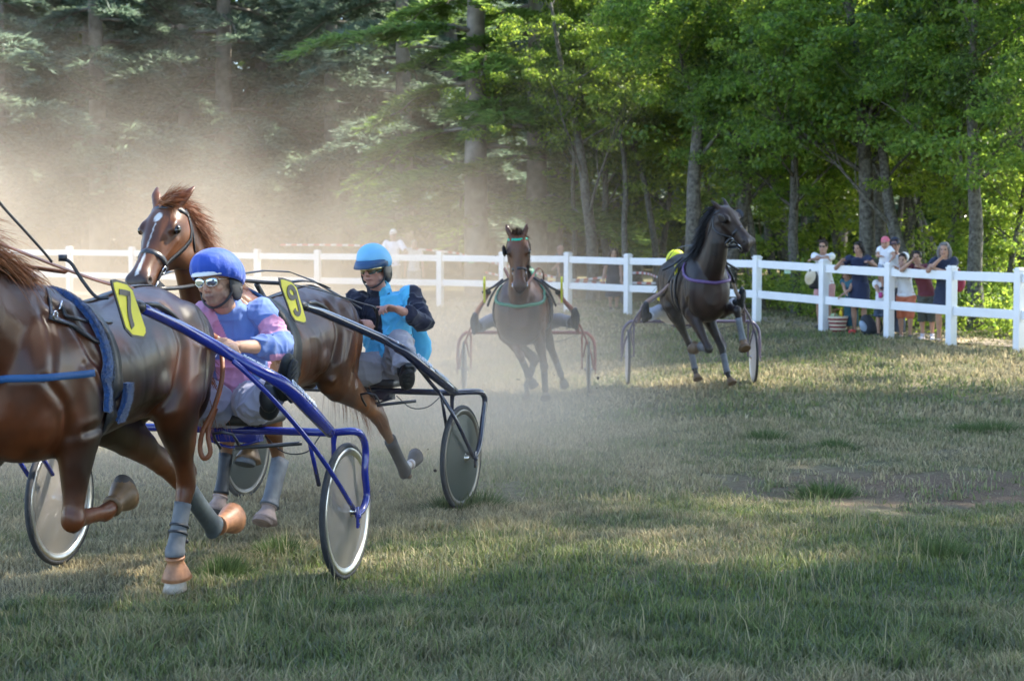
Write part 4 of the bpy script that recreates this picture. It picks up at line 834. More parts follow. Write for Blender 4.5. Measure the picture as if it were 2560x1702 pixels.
def plate(fr, uv, y, t, num=None, org=None):
    for sg in ((1, -1) if y else (1,)):
        P = [fr.side(u, v, y) for u, v in uv]; 
        if sg < 0: P = [fr(*(lambda q: (q.x, -q.y, q.z))(fr.loc(p))) for p in P]
        cc = sum(P, Vector())/len(P); m = M(); n = len(P); o_ = fr.l*.004*sg
        vs = [p+o_ for p in P] + [p-o_ for p in P]; m.add(vs, [tuple(range(n)), tuple(range(2*n-1, n-1, -1))] + [(i, n+i, n+(i+1) % n, (i+1) % n) for i in range(n)]); b = m.build('number_plate', ink, t, smooth=False)
        m = M(); vs = [cc + (p-cc)*.91 + o_*1.5 for p in P] + [cc + (p-cc)*.91 for p in P]; m.add(vs, [tuple(range(n)), tuple(range(2*n-1, n-1, -1))] + [(i, n+i, n+(i+1) % n, (i+1) % n) for i in range(n)]); m.build('plate_face', yel, b, smooth=False)
        if num and sg > 0:
            m = M()
            for st in num:
                Q = [fr.side(u, v, y) + fr.l*.0085 for u, v in st['p']]; m.strap(Q, [fr.l]*len(Q), st['w'], .0015, st.get('sm', 3))
            m.build('numeral', ink, b, smooth=False)
def lettering(fr, text, p0, p1, up, size, t, mt, name='lettering'):
    cu = bpy.data.curves.new(name, 'FONT'); cu.body = text; cu.size = 1; cu.extrude = .006; cu.align_x = 'LEFT'; cu.align_y = 'CENTER'; cu.offset = .012
    o = bpy.data.objects.new('tmp', cu); C.objects.link(o); dg = bpy.context.evaluated_depsgraph_get(); me = bpy.data.meshes.new_from_object(o.evaluated_get(dg)); bpy.data.objects.remove(o)
    x = (p1-p0).normalized(); n = up - x*up.dot(x); n.normalize(); y = n.cross(x); wd = max(v.co.x for v in me.vertices); k = (p1-p0).length/wd
    me.transform(Matrix((( x*k).to_tuple()+(0,), (y*size).to_tuple()+(0,), (n*.3).to_tuple()+(0,), (0, 0, 0, 1))).transposed()); me.transform(Matrix.Translation(p0)); me.materials.append(mt)
    q = bpy.data.objects.new(name, me); C.objects.link(q); put(q, t); return q
def sulky(fr, lab, paint, shaftpts, stay, fork, strut, disc, seaty=0., barz=.77, mid=.81, rimm=None, thick=1., wz=.37, stirrup=None):
    "shaftpts, stay, fork, strut: local points of the left side; mirrored for the right side"
    t = thing('sulky', lab, 'sulky', fr(0, 0, 0), 'racing sulkies'); L = lambda P, s: [fr(x, y*s, z) for x, y, z in P]
    for s in (1, -1):
        wheel(fr, mid*s, t, disc=disc, rimm=rimm, z=wz)
        n = len(shaftpts); rr = [.021+.004*min(1, i/2) + (.006 if i >= n-3 else 0) for i in range(n)]; rr[-1] = .026
        m = M(); m.tube(L(shaftpts, s), [r*thick for r in rr], 14, 5, 1.15, side=fr.l); sh = m.build('shaft', paint, t)
        m = M(); p, q = fr(shaftpts[0][0], shaftpts[0][1]*s, shaftpts[0][2]), fr(shaftpts[1][0], shaftpts[1][1]*s, shaftpts[1][2]); dd = (q-p).normalized()
        m.tube([p-dd*.05, p+dd*.0, p+dd*.02], [.018, .030, .028], 12, 1); m.tube([p+dd*.05+fr.u*.02, p+dd*.16+fr.u*.045, p+dd*.30+fr.u*.035, p+dd*.36+fr.u*.02], [.010, .014, .012, .006], 8, 2); m.build('shaft_coupling', leather, sh)
        m = M(); m.tube(L(stay, s), .0125*thick, 10, 4); m.build('front_stay', paint, t)
        m = M(); m.tube(L(fork, s), [.020*thick]*2+[.019*thick]*(len(fork)-3)+[.012*thick], 12, 4); m.build('wheel_fork', paint, t)
        m = M(); m.tube(L(strut, s), .011*thick, 10, 2); m.build('strut', paint, t)
        hb = fork[-1]; m = M(); A = fr.rot(); m.box(fr(hb[0], (hb[1]+.004)*s, hb[2]-.005), (.014, .006, .055), A); m.ell(fr(hb[0], (hb[1]+.012)*s, hb[2]), (.013, .010, .013), A)
        m.ell(fr(hb[0], (hb[1]+.010)*s, hb[2]-.04), (.007, .006, .007), A); bevel(m.build('axle_bracket', paint, t), .003)
        m = M(); iy = mid-(fork[-1][1]-mid); m.tube([fr(0, (mid-.06)*s, barz), fr(0, (iy)*s, barz-.05), fr(0, iy*s, wz+.30), fr(0, iy*s, wz)], [.018*thick, .014*thick, .012*thick, .010*thick], 10, 4); m.build('inner_fork', paint, t)
        sx, sy, sz = stirrup or (.60, .42, .80); m = M(); m.tube([fr(shaftpts[-3][0]*.7, shaftpts[-3][1]*s, sz-.03), fr(sx, (sy+.05)*s, sz-.05)], .010, 8, 1); m.tube([fr(sx-.05, sy*s-.05, sz-.06), fr(sx+.03, sy*s-.05, sz+.02), fr(sx+.03, sy*s+.05, sz+.02), fr(sx-.05, sy*s+.05, sz-.06)], .007, 8, 2); m.build('stirrup', leather, t)
    m = M(); b = fork[0]; m.tube([fr(0, -b[1], b[2]), fr(0, -.3, barz), fr(0, .3, barz), fr(0, b[1], b[2])], .021*thick, 14, 3); m.build('crossbar', paint, t)
    m = M(); A = fr.rot(); m.box(fr(-.08, seaty, barz+.055), (.17, .20, .028), A); bevel(m.build('seat', leather, t), .02, 4); m = M(); m.box(fr(-.05, seaty, barz-.03), (.05, .13, .035), A); m.tube([fr(0, seaty-.15, barz-.05), fr(.02, seaty, barz-.09), fr(0, seaty+.15, barz-.05)], .008, 8, 3); bevel(m.build('seat_bracket', paint, t), .006)
    m = M(); m.tube([fr(0, seaty+.18, barz-.03), fr(.08, seaty+.32, barz-.10), fr(.1, seaty+.45, barz-.09), fr(.0, mid-.14, barz-.02)], .0035, 6, 4); m.build('cable', leather, t)
    return t
def locs(fr, uvy): return [tuple(fr.loc(fr.side(u, v, y))) for u, v, y in uvy]
bluep = mat('blue_paint', (.014, .024, .21), .22, coat=.6, var=.08); navyp = mat('navy_black_paint', (.010, .016, .045), .2, coat=.8, var=.1); redp = mat('red_paint', (.30, .055, .04), .35, coat=.3, var=.15); purp = mat('purple_paint', (.13, .10, .155), .3, coat=.4, var=.1)
sh1 = locs(S1, [(346, 766, .40), (455, 818, .43), (560, 877, .53), (640, 922, .67), (712, 962, .77), (772, 1022, .81), (826, 1080, .82)])
st1 = locs(S1, [(582, 902, .59), (612, 928, .64), (685, 1000, .74), (772, 1102, .82), (835, 1191, .86), (884, 1272, .875)])
fk1 = [(0, .74, .77)] + locs(S1, [(886, 1078, .86), (907, 1094, .875), (914, 1128, .875), (912, 1179, .875), (917, 1236, .875), (908, 1270, .875), (893, 1290, .875)])
tr1 = locs(S1, [(774, 1104, .77), (797, 1212, .74)])
T1 = sulky(S1, 'blue sulky with number seven plates, nearest to the camera', bluep, sh1, st1, fk1, tr1, discmat('grey_cover', (.20, .185, .165), .66), .19, .77)
plate(S1, [(277, 700), (286, 698), (314, 706), (329, 722), (364, 824), (365, 837), (359, 847), (329, 842), (311, 822), (279, 715)], .44, T1, [dict(p=[(293.5, 729), (306, 731), (319.5, 735)], w=.024, sm=1), dict(p=[(316.5, 731), (318, 750), (318.5, 775), (322, 796), (328, 818)], w=.030)])
sh2 = locs(S2, [(757, 765, .40), (800, 779, .40), (880, 813, .47), (961, 849, .57), (1010, 876, .67), (1068, 924, .75), (1137, 980, .80)])
st2 = locs(S2, [(988, 874, .60), (1030, 902, .66), (1079, 960, .74), (1103, 989, .76), (1140, 1050, .85), (1184, 1144, .875)])
fk2 = [(0, .74, .79)] + locs(S2, [(1194, 979, .86), (1208, 988, .875), (1212, 1002, .875), (1208, 1040, .875), (1204, 1080, .875), (1198, 1115, .875), (1187, 1146, .875)])
tr2 = locs(S2, [(1104, 990, .76), (1118, 1082, .74)])
T2 = sulky(S2, 'black sulky with number nine plates, second from the camera', navyp, sh2, st2, fk2, tr2, discmat('green_grey_cover', (.022, .038, .036), .93), .16, .79, wz=.36, rimm=mat('dark_rim', (.16, .15, .13), .35, .8))
cx9, cy9 = 560+765/4.612, 660+328/4.612; ax9 = 7.6; ring9 = [(cx9 + 8.3*math.cos(a) + 4.6*math.sin(a)*.55, cy9 + 13.5*math.sin(a)) for a in np.linspace(.2, 2*math.pi+.2, 22)]
plate(S2, [(696.5, 694), (704, 694), (726, 701), (740, 716), (765, 800), (765, 808), (760, 811), (737, 804), (727, 790), (699, 712)], .44, T2, [dict(p=ring9, w=.030, sm=1), dict(p=[(735, 729), (739, 745), (744, 765), (746.5, 778), (743, 785), (736, 781), (733, 773)], w=.028)])
def along(fr, pts, a, b): return fr(*pts[a]), fr(*pts[b])
def sp(fr, P, i, f, up, off=.034):
    a, b = Vector(P[i]), Vector(P[i+1]); q = a.lerp(b, f); return fr(*q) + up.normalized()*off
up1 = (S1.l*.80+Vector((0, 0, .6))); up2 = (S2.l*.85+Vector((0, 0, .5)))
lettering(S1, 'CUSTOMS', sp(S1, sh1, 4, .05, up1, .040), sp(S1, sh1, 5, .05, up1, .040), up1, .050, T1, whiteink)
lettering(S1, 'BLANC SPORTS SULKYS', sp(S1, sh1, 2, .45, up1, .033), sp(S1, sh1, 3, .75, up1, .033), up1, .020, T1, whiteink)
lettering(S2, 'BLANC SPORTS SULKYS', sp(S2, sh2, 3, .45, up2, .034), sp(S2, sh2, 4, .30, up2, .036), up2, .028, T2, whiteink)
lettering(S2, 'CUSTOM', sp(S2, sh2, 4, .38, up2, .038), sp(S2, sh2, 4, 1.0, up2, .040), up2, .052, T2, whiteink)
lettering(S2, 'MULTIPLEX', sp(S2, sh2, 5, .15, up2, .038), sp(S2, sh2, 5, .62, up2, .038), up2, .034, T2, whiteink)
m = M(); m.ell(S1.fore(672, 1008, .46), (.05, .06, .085), S1.rot(), 16); m.ell(S1.fore(672, 996, .52), (.03, .05, .07), S1.rot(), 16); m.build('foot_cup', mat('cup_black', (.015, .017, .02), .4), T1)
m = M(); m.ell(S2.fore(1018, 945, .44), (.06, .05, .08), S2.rot(), 16); m.build('foot_cup', mat('cup_black_b', (.015, .017, .02), .4), T2)
SH = [(1.42, .40, 1.33), (.95, .49, 1.20), (.50, .58, 1.08), (.22, .62, .97), (.0, .64, .80)]
STY = [(.30, .62, 1.0), (.20, .72, .85), (.08, .84, .55), (0, .875, .35)]; FK = [(0, .70, .80), (0, .78, .79), (0, .855, .70), (0, .875, .55), (0, .875, .45), (0, .875, .35)]; TRT = [(.14, .78, .72), (.04, .74, .50)]
m3 = .76
T3 = sulky(S3, 'red sulky behind the horse with the green browband', redp, [(x, y*.98, z) for x, y, z in SH], [(x, y*.94, z) for x, y, z in STY], [(x, y*.96, z) for x, y, z in FK], [(x, y*.94, z) for x, y, z in TRT], discmat('grey_cover_b', (.30, .32, .34), .9), 0, .80, m3, wz=.35, stirrup=(.45, .55, .92))
for s_, uv in ((1, [(1376, 680), (1379, 680), (1394, 740), (1391, 744), (1378, 700)]),):
    pass
def farplate(fr, t, z=1.36, y=.44, x=1.45, sides=(1, -1)):
    P = [(x-.05, z+.15), (x+.06, z+.13), (x+.08, z+.08), (x+.0, z-.15), (x-.09, z-.15), (x-.11, z-.08)]
    for s in sides:
        m = M(); vs = [fr(a, (y+.012)*s, b) for a, b in P] + [fr(a, (y-.012)*s, b) for a, b in P]; n = len(P); m.add(vs, [tuple(range(n)), tuple(range(2*n-1, n-1, -1))] + [(i, n+i, n+(i+1) % n, (i+1) % n) for i in range(n)]); m.build('number_plate', yel, t, smooth=False)
farplate(S3, T3)
T4 = sulky(S4, 'purple sulky on the right, its wheel beside the fence', purp, [(x, y*(1.05-.20*(x/1.42)), z+.04*(x > 1)) for x, y, z in SH], STY, FK, TRT, discmat('pale_cover', (.62, .60, .62), .95), -.1, .80, .80, wz=.35, stirrup=(.45, .55, .95))
farplate(S4, T4, 1.42, .33, 1.45, (-1,))
# ------------------------------------------------------------------ people
def ik(a, b, l1, l2, pole):
    d = b-a; L = min(d.length, (l1+l2)*.999); d.normalize(); x = (l1*l1-l2*l2+L*L)/(2*L); h = math.sqrt(max(l1*l1-x*x, 0)); p = Vector(pole); p = p - d*p.dot(d); p.normalize(); return a + d*x + p*h
def basis(f, u=Vector((0, 0, 1))):
    f = Vector(f).normalized(); s = Vector(u).cross(f).normalized(); return f, s, f.cross(s)      # forward, left, up
def headshape(m, c, f, s, u, k=1.0, neck=None, detail=True):
    A = Matrix((s, f, u)).transposed(); P = lambda x, y, z: c + (s*x + f*y + u*z)*k; E = lambda p, r: m.ell(P(*p), [q*k for q in r], A, 16)
    E((0, -.012, .035), (.076, .094, .088)); E((0, .022, -.035), (.062, .070, .078)); E((0, .058, -.088), (.032, .030, .024)); E((0, .065, .045), (.055, .030, .045))
    for y in (-1, 1):
        E((y*.044, .062, -.018), (.022, .024, .022)); E((y*.058, .004, -.060), (.016, .045, .026)); E((y*.079, -.012, -.008), (.009, .020, .031))
        if detail: E((y*.013, .096, -.030), (.009, .011, .009)); m.tube([P(y*.012, .088, .026), P(y*.034, .086, .030), P(y*.055, .070, .022)], [.009*k, .010*k, .008*k], 8)
    m.tube([P(0, .088, .022), P(0, .100, .0), P(0, .110, -.022), P(0, .103, -.034)], [.010*k, .0105*k, .013*k, .010*k], 10)
    m.tube([P(-.026, .078, -.062), P(-.012, .088, -.058), P(0, .090, -.059), P(.012, .088, -.058), P(.026, .078, -.062)], [.004*k, .008*k, .007*k, .008*k, .004*k], 8); m.tube([P(-.022, .078, -.068), P(0, .087, -.071), P(.022, .078, -.068)], [.005*k, .009*k, .005*k], 8)
    if neck is not None: m.tube([P(0, -.02, -.02), P(0, -.022, -.09), neck], [.058*k, .055*k, .066*k], 14, 3)
def hand(m, w, d, n, curl=.5, k=1.0, thumb=1, fan=.1, curls=None):
    "wrist w, direction d, palm normal n (towards which the fingers curl); thumb = which side"
    d = Vector(d).normalized(); n = Vector(n); n = (n-d*n.dot(d)).normalized(); s = n.cross(d)*thumb; A = Matrix((d, s, n)).transposed()
    m.ell(w + d*.045*k, (.052*k, .040*k, .016*k), A, 14); m.ell(w+d*.012*k, (.035*k, .028*k, .019*k), A); m.ell(w + d*.03*k + s*.024*k + n*.008*k, (.030*k, .018*k, .015*k), A)
    for i, (o, l) in enumerate(((.030, .92), (.010, 1.0), (-.010, .95), (-.029, .78))):
        c_ = curls[i] if curls else curl*(1+.12*i); p = w + d*.084*k + s*o*k; a = 0; pts = [w+d*.06*k+s*o*.9*k, p]; dr = (d + s*fan*o*20*.2)
        for j, sl in enumerate((.042, .027, .021)):
            a += c_*(1.05, 1.15, .7)[j]; q = dr*math.cos(a)+n*math.sin(a); p = p + q.normalized()*sl*l*k; pts.append(p)
        m.tube(pts, [.0095*k, .0092*k, .0085*k, .0078*k, .006*k], 8, 2)
    p = w + d*.022*k + s*.026*k; q = (d*.62+s*.72+n*.35).normalized(); p2 = p+q*.040*k; q2 = (d*.85+s*.25+n*(.25+curl*.5)).normalized(); p3 = p2+q2*.030*k; m.tube([p, p2, p3, p3+q2*.020*k], [.013*k, .011*k, .0095*k, .007*k], 8, 2)
class Fig:
    "joints of one person; the left side is +"
    def __init__(s, pel, chest, neck, head, hf, sh, el, wr, hip, kn, an, toe, k=1.0, hup=(0, 0, 1)):
        s.pel, s.chest, s.neck, s.head = map(Vector, (pel, chest, neck, head)); s.hf, s.hs, s.hu = basis(hf, Vector(hup)); s.sh, s.el, s.wr, s.hip, s.kn, s.an, s.toe, s.k = sh, el, wr, hip, kn, an, toe, k
        s.side = (sh[0]-sh[1]).normalized()
    def torso(s, m, e=0, w=1.0, low=True, belly=1.0):
        k = s.k; P = [s.neck.lerp(s.chest, .0), s.neck.lerp(s.chest, .22), s.chest, s.chest.lerp(s.pel, .5), s.pel]; sw = (s.sh[0]-s.sh[1]).length/2
        r = [.062*k+e, sw*.80+e, .150*k*w+e, .138*k*w*belly+e, .158*k*w+e]; f = [1.0, .60, .74, .80, .78]; Q = list(P)
        if low: Q.append(s.pel + (s.pel-s.chest).normalized()*.10*k); r.append(.12*k*w+e); f.append(.8)
        m.tube(Q, r, 18, 4, f, side=s.side)
        for i in (0, 1): m.ell(s.sh[i].lerp(s.neck, .12), (.062*k+e,)*3, None, 12)
    def arms(s, m, e=0, frac=2.0, w=1.0, only=None):
        k = s.k
        for i in (0, 1):
            if only is not None and i != only: continue
            a, b, c = s.sh[i].lerp(s.neck, .06), s.el[i], s.wr[i]; P = [a, a.lerp(b, .35), a.lerp(b, .75), b, b.lerp(c, .25), b.lerp(c, .6), c]; r = [.052, .050, .043, .041, .043, .035, .027]; r = [q*k*w+e for q in r]
            n = 7 if frac >= 2 else None
            if frac < 1: P = [a, a.lerp(b, frac*.5), a.lerp(b, frac)]; r = [.054*k*w+e, .052*k*w+e, .049*k*w+e*1.3]
            elif frac < 2: P = [a, a.lerp(b, .5), b, b.lerp(c, (frac-1)*.5), b.lerp(c, frac-1)]; r = [.052*k*w+e, .048*k*w+e, .043*k*w+e, .042*k*w+e, .036*k*w+e]
            m.tube(P, r, 14, 3)
    def legs(s, m, e=0, frac=2.0, w=1.0, hem=1.0):
        k = s.k
        for i in (0, 1):
            a, b, c = s.hip[i], s.kn[i], s.an[i]; P = [a, a.lerp(b, .3), a.lerp(b, .75), b, b.lerp(c, .3), b.lerp(c, .7), c]; r = [.092, .086, .062, .056, .057, .040, .034]; r = [q*k*w+e for q in r]
            if frac < 1: P = [a, a.lerp(b, frac*.5), a.lerp(b, frac)]; r = [.094*k*w+e, .088*k*w+e, .074*k*w*hem+e]
            elif frac < 2: P = [a, a.lerp(b, .5), b, b.lerp(c, frac-1)]; r = [.092*k*w+e, .078*k*w+e, .062*k*w+e, .056*k*w*hem+e]
            m.tube(P, r, 14, 3)
    def feet(s, m, e=0):
        k = s.k
        for i in (0, 1):
            a, t = s.an[i], s.toe[i]; d = t-a; P = [a+Vector((0, 0, 0)), a.lerp(t, .3)-(s.shin(i)*-.02), t]; hl = a - d.normalized()*.03*k + s.shin(i)*.055*k; tp = t
            m.tube([a - s.shin(i)*.06*k, a, a + s.shin(i)*.03*k], [.036*k+e, .036*k+e, .038*k+e], 12, 2); m.tube([hl, a.lerp(t, .35)+s.shin(i)*.04*k, a.lerp(t, .8)+s.shin(i)*.05*k, t+s.shin(i)*.055*k], [.032*k+e, .040*k+e, .040*k+e, .020*k+e], 12, 3, [1, 1, .8, .6], side=s.side)
    def shin(s, i): return (s.an[i]-s.kn[i]).normalized()
def skincol(c0, F_, beard=0, lip=(.26, .09, .08), hands=None):
    def f(co):
        n = vnoise(co, 30, 9)[:, None]; c = np.array(c0)[None]*(.90+.2*n); h = co-np.array(F_.head); x = h@np.array(F_.hs)/F_.k; y = h@np.array(F_.hf)/F_.k; z = h@np.array(F_.hu)/F_.k
        lm = (np.exp(-((z+.064)/.008)**2)*(np.abs(x) < .026)*(y > .06))[:, None]; c = c*(1-lm*.7)+np.array(lip)*lm*.7; mo = (np.exp(-((z+.0635)/.002)**2)*(np.abs(x) < .024)*(y > .06))[:, None]; c = c*(1-mo*.6)
        nl = (np.exp(-((y-.1)/.03)**2-(z+.02)**2/.0006)*(np.abs(x) < .02))[:, None]; c = c*(1-nl*.25)+np.array((.38, .14, .10))*nl*.25
        if beard: b = (np.clip((-.035-z)/.02, 0, 1)*(y > -.01)*(np.abs(z) < .13)*(.6+.4*vnoise(co, 90, 4)))[:, None]*beard; c = c*(1-b)+np.array((.09, .065, .055))*b
        e = (np.exp(-((np.abs(x)-.032)/.016)**2-((z-.012)/.010)**2)*(y > .05))[:, None]; c = c*(1-.45*e); return c
    return f
def skinmat(name='skin'): m = mat(name, (.5, .3, .2), .5, attr=True, spec=.35, bump=.05, bscale=200); m.node_tree.nodes['Principled BSDF'].inputs['Subsurface Weight'].default_value = .0; return m
skinm = skinmat()
def wrinkles(amp, seed, fine=1.0):
    "long soft folds running across the limbs and down the body"
    R = np.array(Matrix.Rotation(.5+seed*.37, 3, 'Y') @ Matrix.Rotation(.3*seed, 3, 'X'))
    def f(co, no):
        q = (co @ R)*np.array([1, 1, .28]) + (vnoise(co, 5, seed+5)[:, None]-.5)*.10; r1 = 1-np.abs(vnoise(q, 15*fine, seed)-.5)*2; q2 = (co @ R.T)*np.array([.3, 1, 1]); r2 = 1-np.abs(vnoise(q2, 26*fine, seed+1)-.5)*2
        return (r1**3*.7 + r2**3*.3 - .35)*amp
    return f
def cloth(name, base=(.5, .5, .5), rough=.75): return mat(name, base, rough, attr=True, bump=.15, bscale=260, sheen=.15, spec=.3)
def flatcol(c): return lambda co: np.tile(np.array(c, float), (len(co), 1))
def eyesmall(F_, t):
    for x in (-1, 1):
        m = M(); m.ell(F_.head + (F_.hs*x*.031 + F_.hf*.079 + F_.hu*.012)*F_.k, (.011*F_.k,)*3, None, 10); m.build('eye', eyem, t)
def hairshell(F_, t, col, length=0., name='hair', fringe=.3, vol=1.0, seed=1, part=0):
    "cap of hair with an uneven edge, optionally falling to length below the ears"
    m = M(); k = F_.k; A = Matrix((F_.hs, F_.hf, F_.hu)).transposed(); P = lambda x, y, z: F_.head + (F_.hs*x+F_.hf*y+F_.hu*z)*k
    m.ell(P(0, -.022, .050), (.086*k*vol, .098*k*vol, .088*k*vol), A, 18); m.ell(P(0, -.055, .0), (.080*k*vol, .060*k, .080*k), A, 14); m.ell(P(.02, .050, .100), (.058*k, .038*k, .026*k), A, 12); m.ell(P(-.03, .045, .096), (.045*k, .038*k, .026*k), A, 12)
    if length:
        for x in (-1, 1): m.tube([P(x*.070, .01, .06), P(x*.090, -.005, 0), P(x*.092, -.01, -.06), P(x*.085, .0, -.06-length)], [.030*k, .032*k, .032*k, .020*k], 10, 3, 1.3)
        m.tube([P(0, -.07, .05), P(0, -.10, -.02), P(0, -.095, -.08), P(0, -.085, -.07-length)], [.07*k, .075*k, .07*k, .05*k], 12, 3, .5, side=F_.hs)
    o = m.build(name, mat(name+'_'+str(seed), col, .55, attr=True, spec=.4), t)
    def cf(co): return np.array(col)*(.6+.8*vnoise(co*np.array([1, 1, .25]), 160, seed))[:, None]
    return organic(o, .008, 3, .5, cf, lambda co, no: (vnoise(co*np.array([1, 1, .25]), 60, seed)-.4)*.008)
def cap(F_, t, col, peak=True, name='cap', bill=None):
    k = F_.k; A = Matrix((F_.hs, F_.hf, F_.hu)).transposed(); P = lambda x, y, z: F_.head + (F_.hs*x+F_.hf*y+F_.hu*z)*k; m = M()
    prof = [(.0001, .150), (.035, .146), (.065, .125), (.085, .092), (.092, .055), (.090, .045)]; vs = []; fs = []; n = 24
    for r, h in prof:
        for i in range(n): a = 2*math.pi*i/n; vs.append(P(r*math.cos(a)*.95, r*math.sin(a)*1.1-.012, h))
    for j in range(len(prof)-1):
        for i in range(n): fs.append((j*n+i, j*n+(i+1) % n, (j+1)*n+(i+1) % n, (j+1)*n+i))
    m.add(vs, fs)
    if peak:
        vs = []; fs = []; q = 10
        for r in (0, 1):
            for i in range(q+1): a = math.pi*(.12+.76*i/q); vs.append(P(.088*math.cos(a)*(1 if r == 0 else .95), .088*math.sin(a)*1.05+r*.075*math.sin(a)-.012, .050-r*.018*math.sin(a)))
        for i in range(q): fs.append((i, i+1, q+2+i, q+1+i))
        m.add(vs, fs)
    o = m.build(name, mat(name+'_cloth', col, .7, bump=.2, bscale=200), t); s_ = o.modifiers.new('s', 'SOLIDIFY'); s_.thickness = .004; return o
def shades(F_, t, col=(.02, .02, .02), z=.012):
    m = M(); k = F_.k; P = lambda x, y, z_: F_.head + (F_.hs*x+F_.hf*y+F_.hu*z_)*k; A = Matrix((F_.hs, F_.hf, F_.hu)).transposed()
    for x in (-1, 1): m.ell(P(x*.031, .094, z), (.026*k, .005*k, .018*k), A @ Matrix.Rotation(-x*.22, 3, 'Z'), 14)
    m.tube([P(-.062, .07, z+.006), P(-.03, .098, z+.010), P(.03, .098, z+.010), P(.062, .07, z+.006), P(.078, -.01, z+.004)], .003*k, 6, 2); m.tube([P(-.062, .07, z+.006), P(-.078, -.01, z+.004)], .003*k, 6, 1); m.build('sunglasses', mat('glasses', col, .12, spec=.8), t)
def driver_fig(fr, head, neck, chest, pel, shL, shR, elL, elR, wrL, wrR, hipL, hipR, knL, knR, anL, anR, hf, hup=(0, 0, 1), k=1.0, toeL=None, toeR=None):
    X = lambda q: fr(*q[:3]) if len(q) == 4 else fr.fore(*q); sh = (X(shL), X(shR)); an = (X(anL), X(anR)); toe = [a + (fr.d*.10+fr.u*.19+fr.l*.0) for a in an]
    if toeL: toe[0] = X(toeL)
    if toeR: toe[1] = X(toeR)
    return Fig(X(pel), X(chest), X(neck), X(head), hf, sh, (X(elL), X(elR)), (X(wrL), X(wrR)), (X(hipL), X(hipR)), (X(knL), X(knR)), an, toe, k, hup)
def helmet_dome(F_, t, mt, r=(.118, .142, .125), cz=.040, pleat=.010, name='helmet', low=-.25, back=.0, tilt=.22):
    k = F_.k; m = M(); n = 72; vs = []; fs = []; rows = 16
    for j in range(rows+1):
        th = (math.pi/2 - low)*j/rows
        for i in range(n):
            a = 2*math.pi*i/n; q = math.sin(min(th, math.pi/2+.5)); pl = 1 + pleat*math.sin(a*23+math.sin(a*5)*2)*max(0, th-.9)*1.2 + .012*math.sin(a*7+th*4)*math.sin(th)
            if th > math.pi/2: pl *= 1-.25*(th-math.pi/2)
            vs.append(F_.head + (F_.hs*(r[0]*q*math.cos(a)*pl) + F_.hf*(r[1]*q*math.sin(a)*pl-.018-back*math.cos(th)) + F_.hu*(cz + r[2]*math.cos(th) + tilt*math.sin(a)*r[1]*q*(.5+.5*min(1, th))))*k)
    for j in range(rows):
        for i in range(n): fs.append((j*n+i, j*n+(i+1) % n, (j+1)*n+(i+1) % n, (j+1)*n+i))
    m.add(vs, fs); o = m.build(name, mt, t); s = o.modifiers.new('s', 'SOLIDIFY'); s.thickness = -.006; return o
def peak(F_, parent, mt, out=.06, a0=.15, a1=.85, r=(.112, .128), z=.030, drop=.02, th=.005):
    k = F_.k; m = M(); vs = []; fs = []; q = 16
    for rr in (0, .5, 1):
        for i in range(q+1): a = math.pi*(a0+(a1-a0)*i/q); e = math.sin(math.pi*i/q)**.6; vs.append(F_.head + (F_.hs*(r[0]*math.cos(a)*(1+.05*rr)) + F_.hf*(r[1]*math.sin(a)-.018+out*rr*e) + F_.hu*(z - drop*rr*rr))*k)
    for j in (0, 1):
        for i in range(q): fs.append((j*(q+1)+i, j*(q+1)+i+1, (j+1)*(q+1)+i+1, (j+1)*(q+1)+i))
    m.add(vs, fs); o = m.build('visor', mt, parent); s = o.modifiers.new('s', 'SOLIDIFY'); s.thickness = th; return o
def chinstrap(F_, parent, mt, pad=True):
    k = F_.k; P = lambda x, y, z: F_.head + (F_.hs*x+F_.hf*y+F_.hu*z)*k; A = Matrix((F_.hs, F_.hf, F_.hu)).transposed(); m = M()
    m.tube([P(.094, .0, .02), P(.088, .015, -.05), P(.058, .040, -.098), P(0, .058, -.122), P(-.058, .040, -.098), P(-.088, .015, -.05), P(-.094, .0, .02)], .006*k, 8, 4, .5)
    if pad:
        for x in (-1, 1): m.ell(P(x*.086, -.035, -.022), (.016*k, .060*k, .080*k), A, 14); m.tube([P(x*.09, -.05, -.04), P(x*.075, -.085, -.06), P(0, -.105, -.065)], [.026*k, .030*k, .030*k], 8, 2, .5)
    m.build('chin_strap', mt, parent)
def dress(F_, t, jcol, tcol, jw=1.0, seed=1, vox=.0085, disp=.012, cuff=1.80):
    m = M(); F_.torso(m, .020, jw, low=False); F_.arms(m, .014, cuff, 1.08); k = F_.k; m.tube([F_.neck.lerp(F_.head, -.02), F_.neck.lerp(F_.head, .42)], [.078*k, .070*k], 14, 1)
    for s_ in (0, 1): a, b = F_.el[s_], F_.wr[s_]; q_ = cuff-1; m.tube([a.lerp(b, q_-.14), a.lerp(b, q_-.07), a.lerp(b, q_), a.lerp(b, q_+.04)], [.052*k, .054*k, .049*k, .040*k], 14, 2)
    j = m.build('jacket', cloth('jacket_cloth'), t); organic(j, vox, 3, .5, jcol, wrinkles(disp, seed))
    m = M(); F_.legs(m, .012, 1.92, 1.12); m.ell(F_.pel+Vector((0, 0, -.03)), (.17*k, .13*k, .12*k), Matrix((F_.side, Vector((0, 0, 1)).cross(F_.side), Vector((0, 0, 1)))).transposed(), 16); m.tube([F_.pel, F_.pel.lerp(F_.chest, .25)], [.16*k, .15*k], 16, 1, .8, side=F_.side)
    p = m.build('trousers', cloth('trouser_cloth'), t); organic(p, vox, 4, .5, tcol, wrinkles(disp*.9, seed+7)); return j
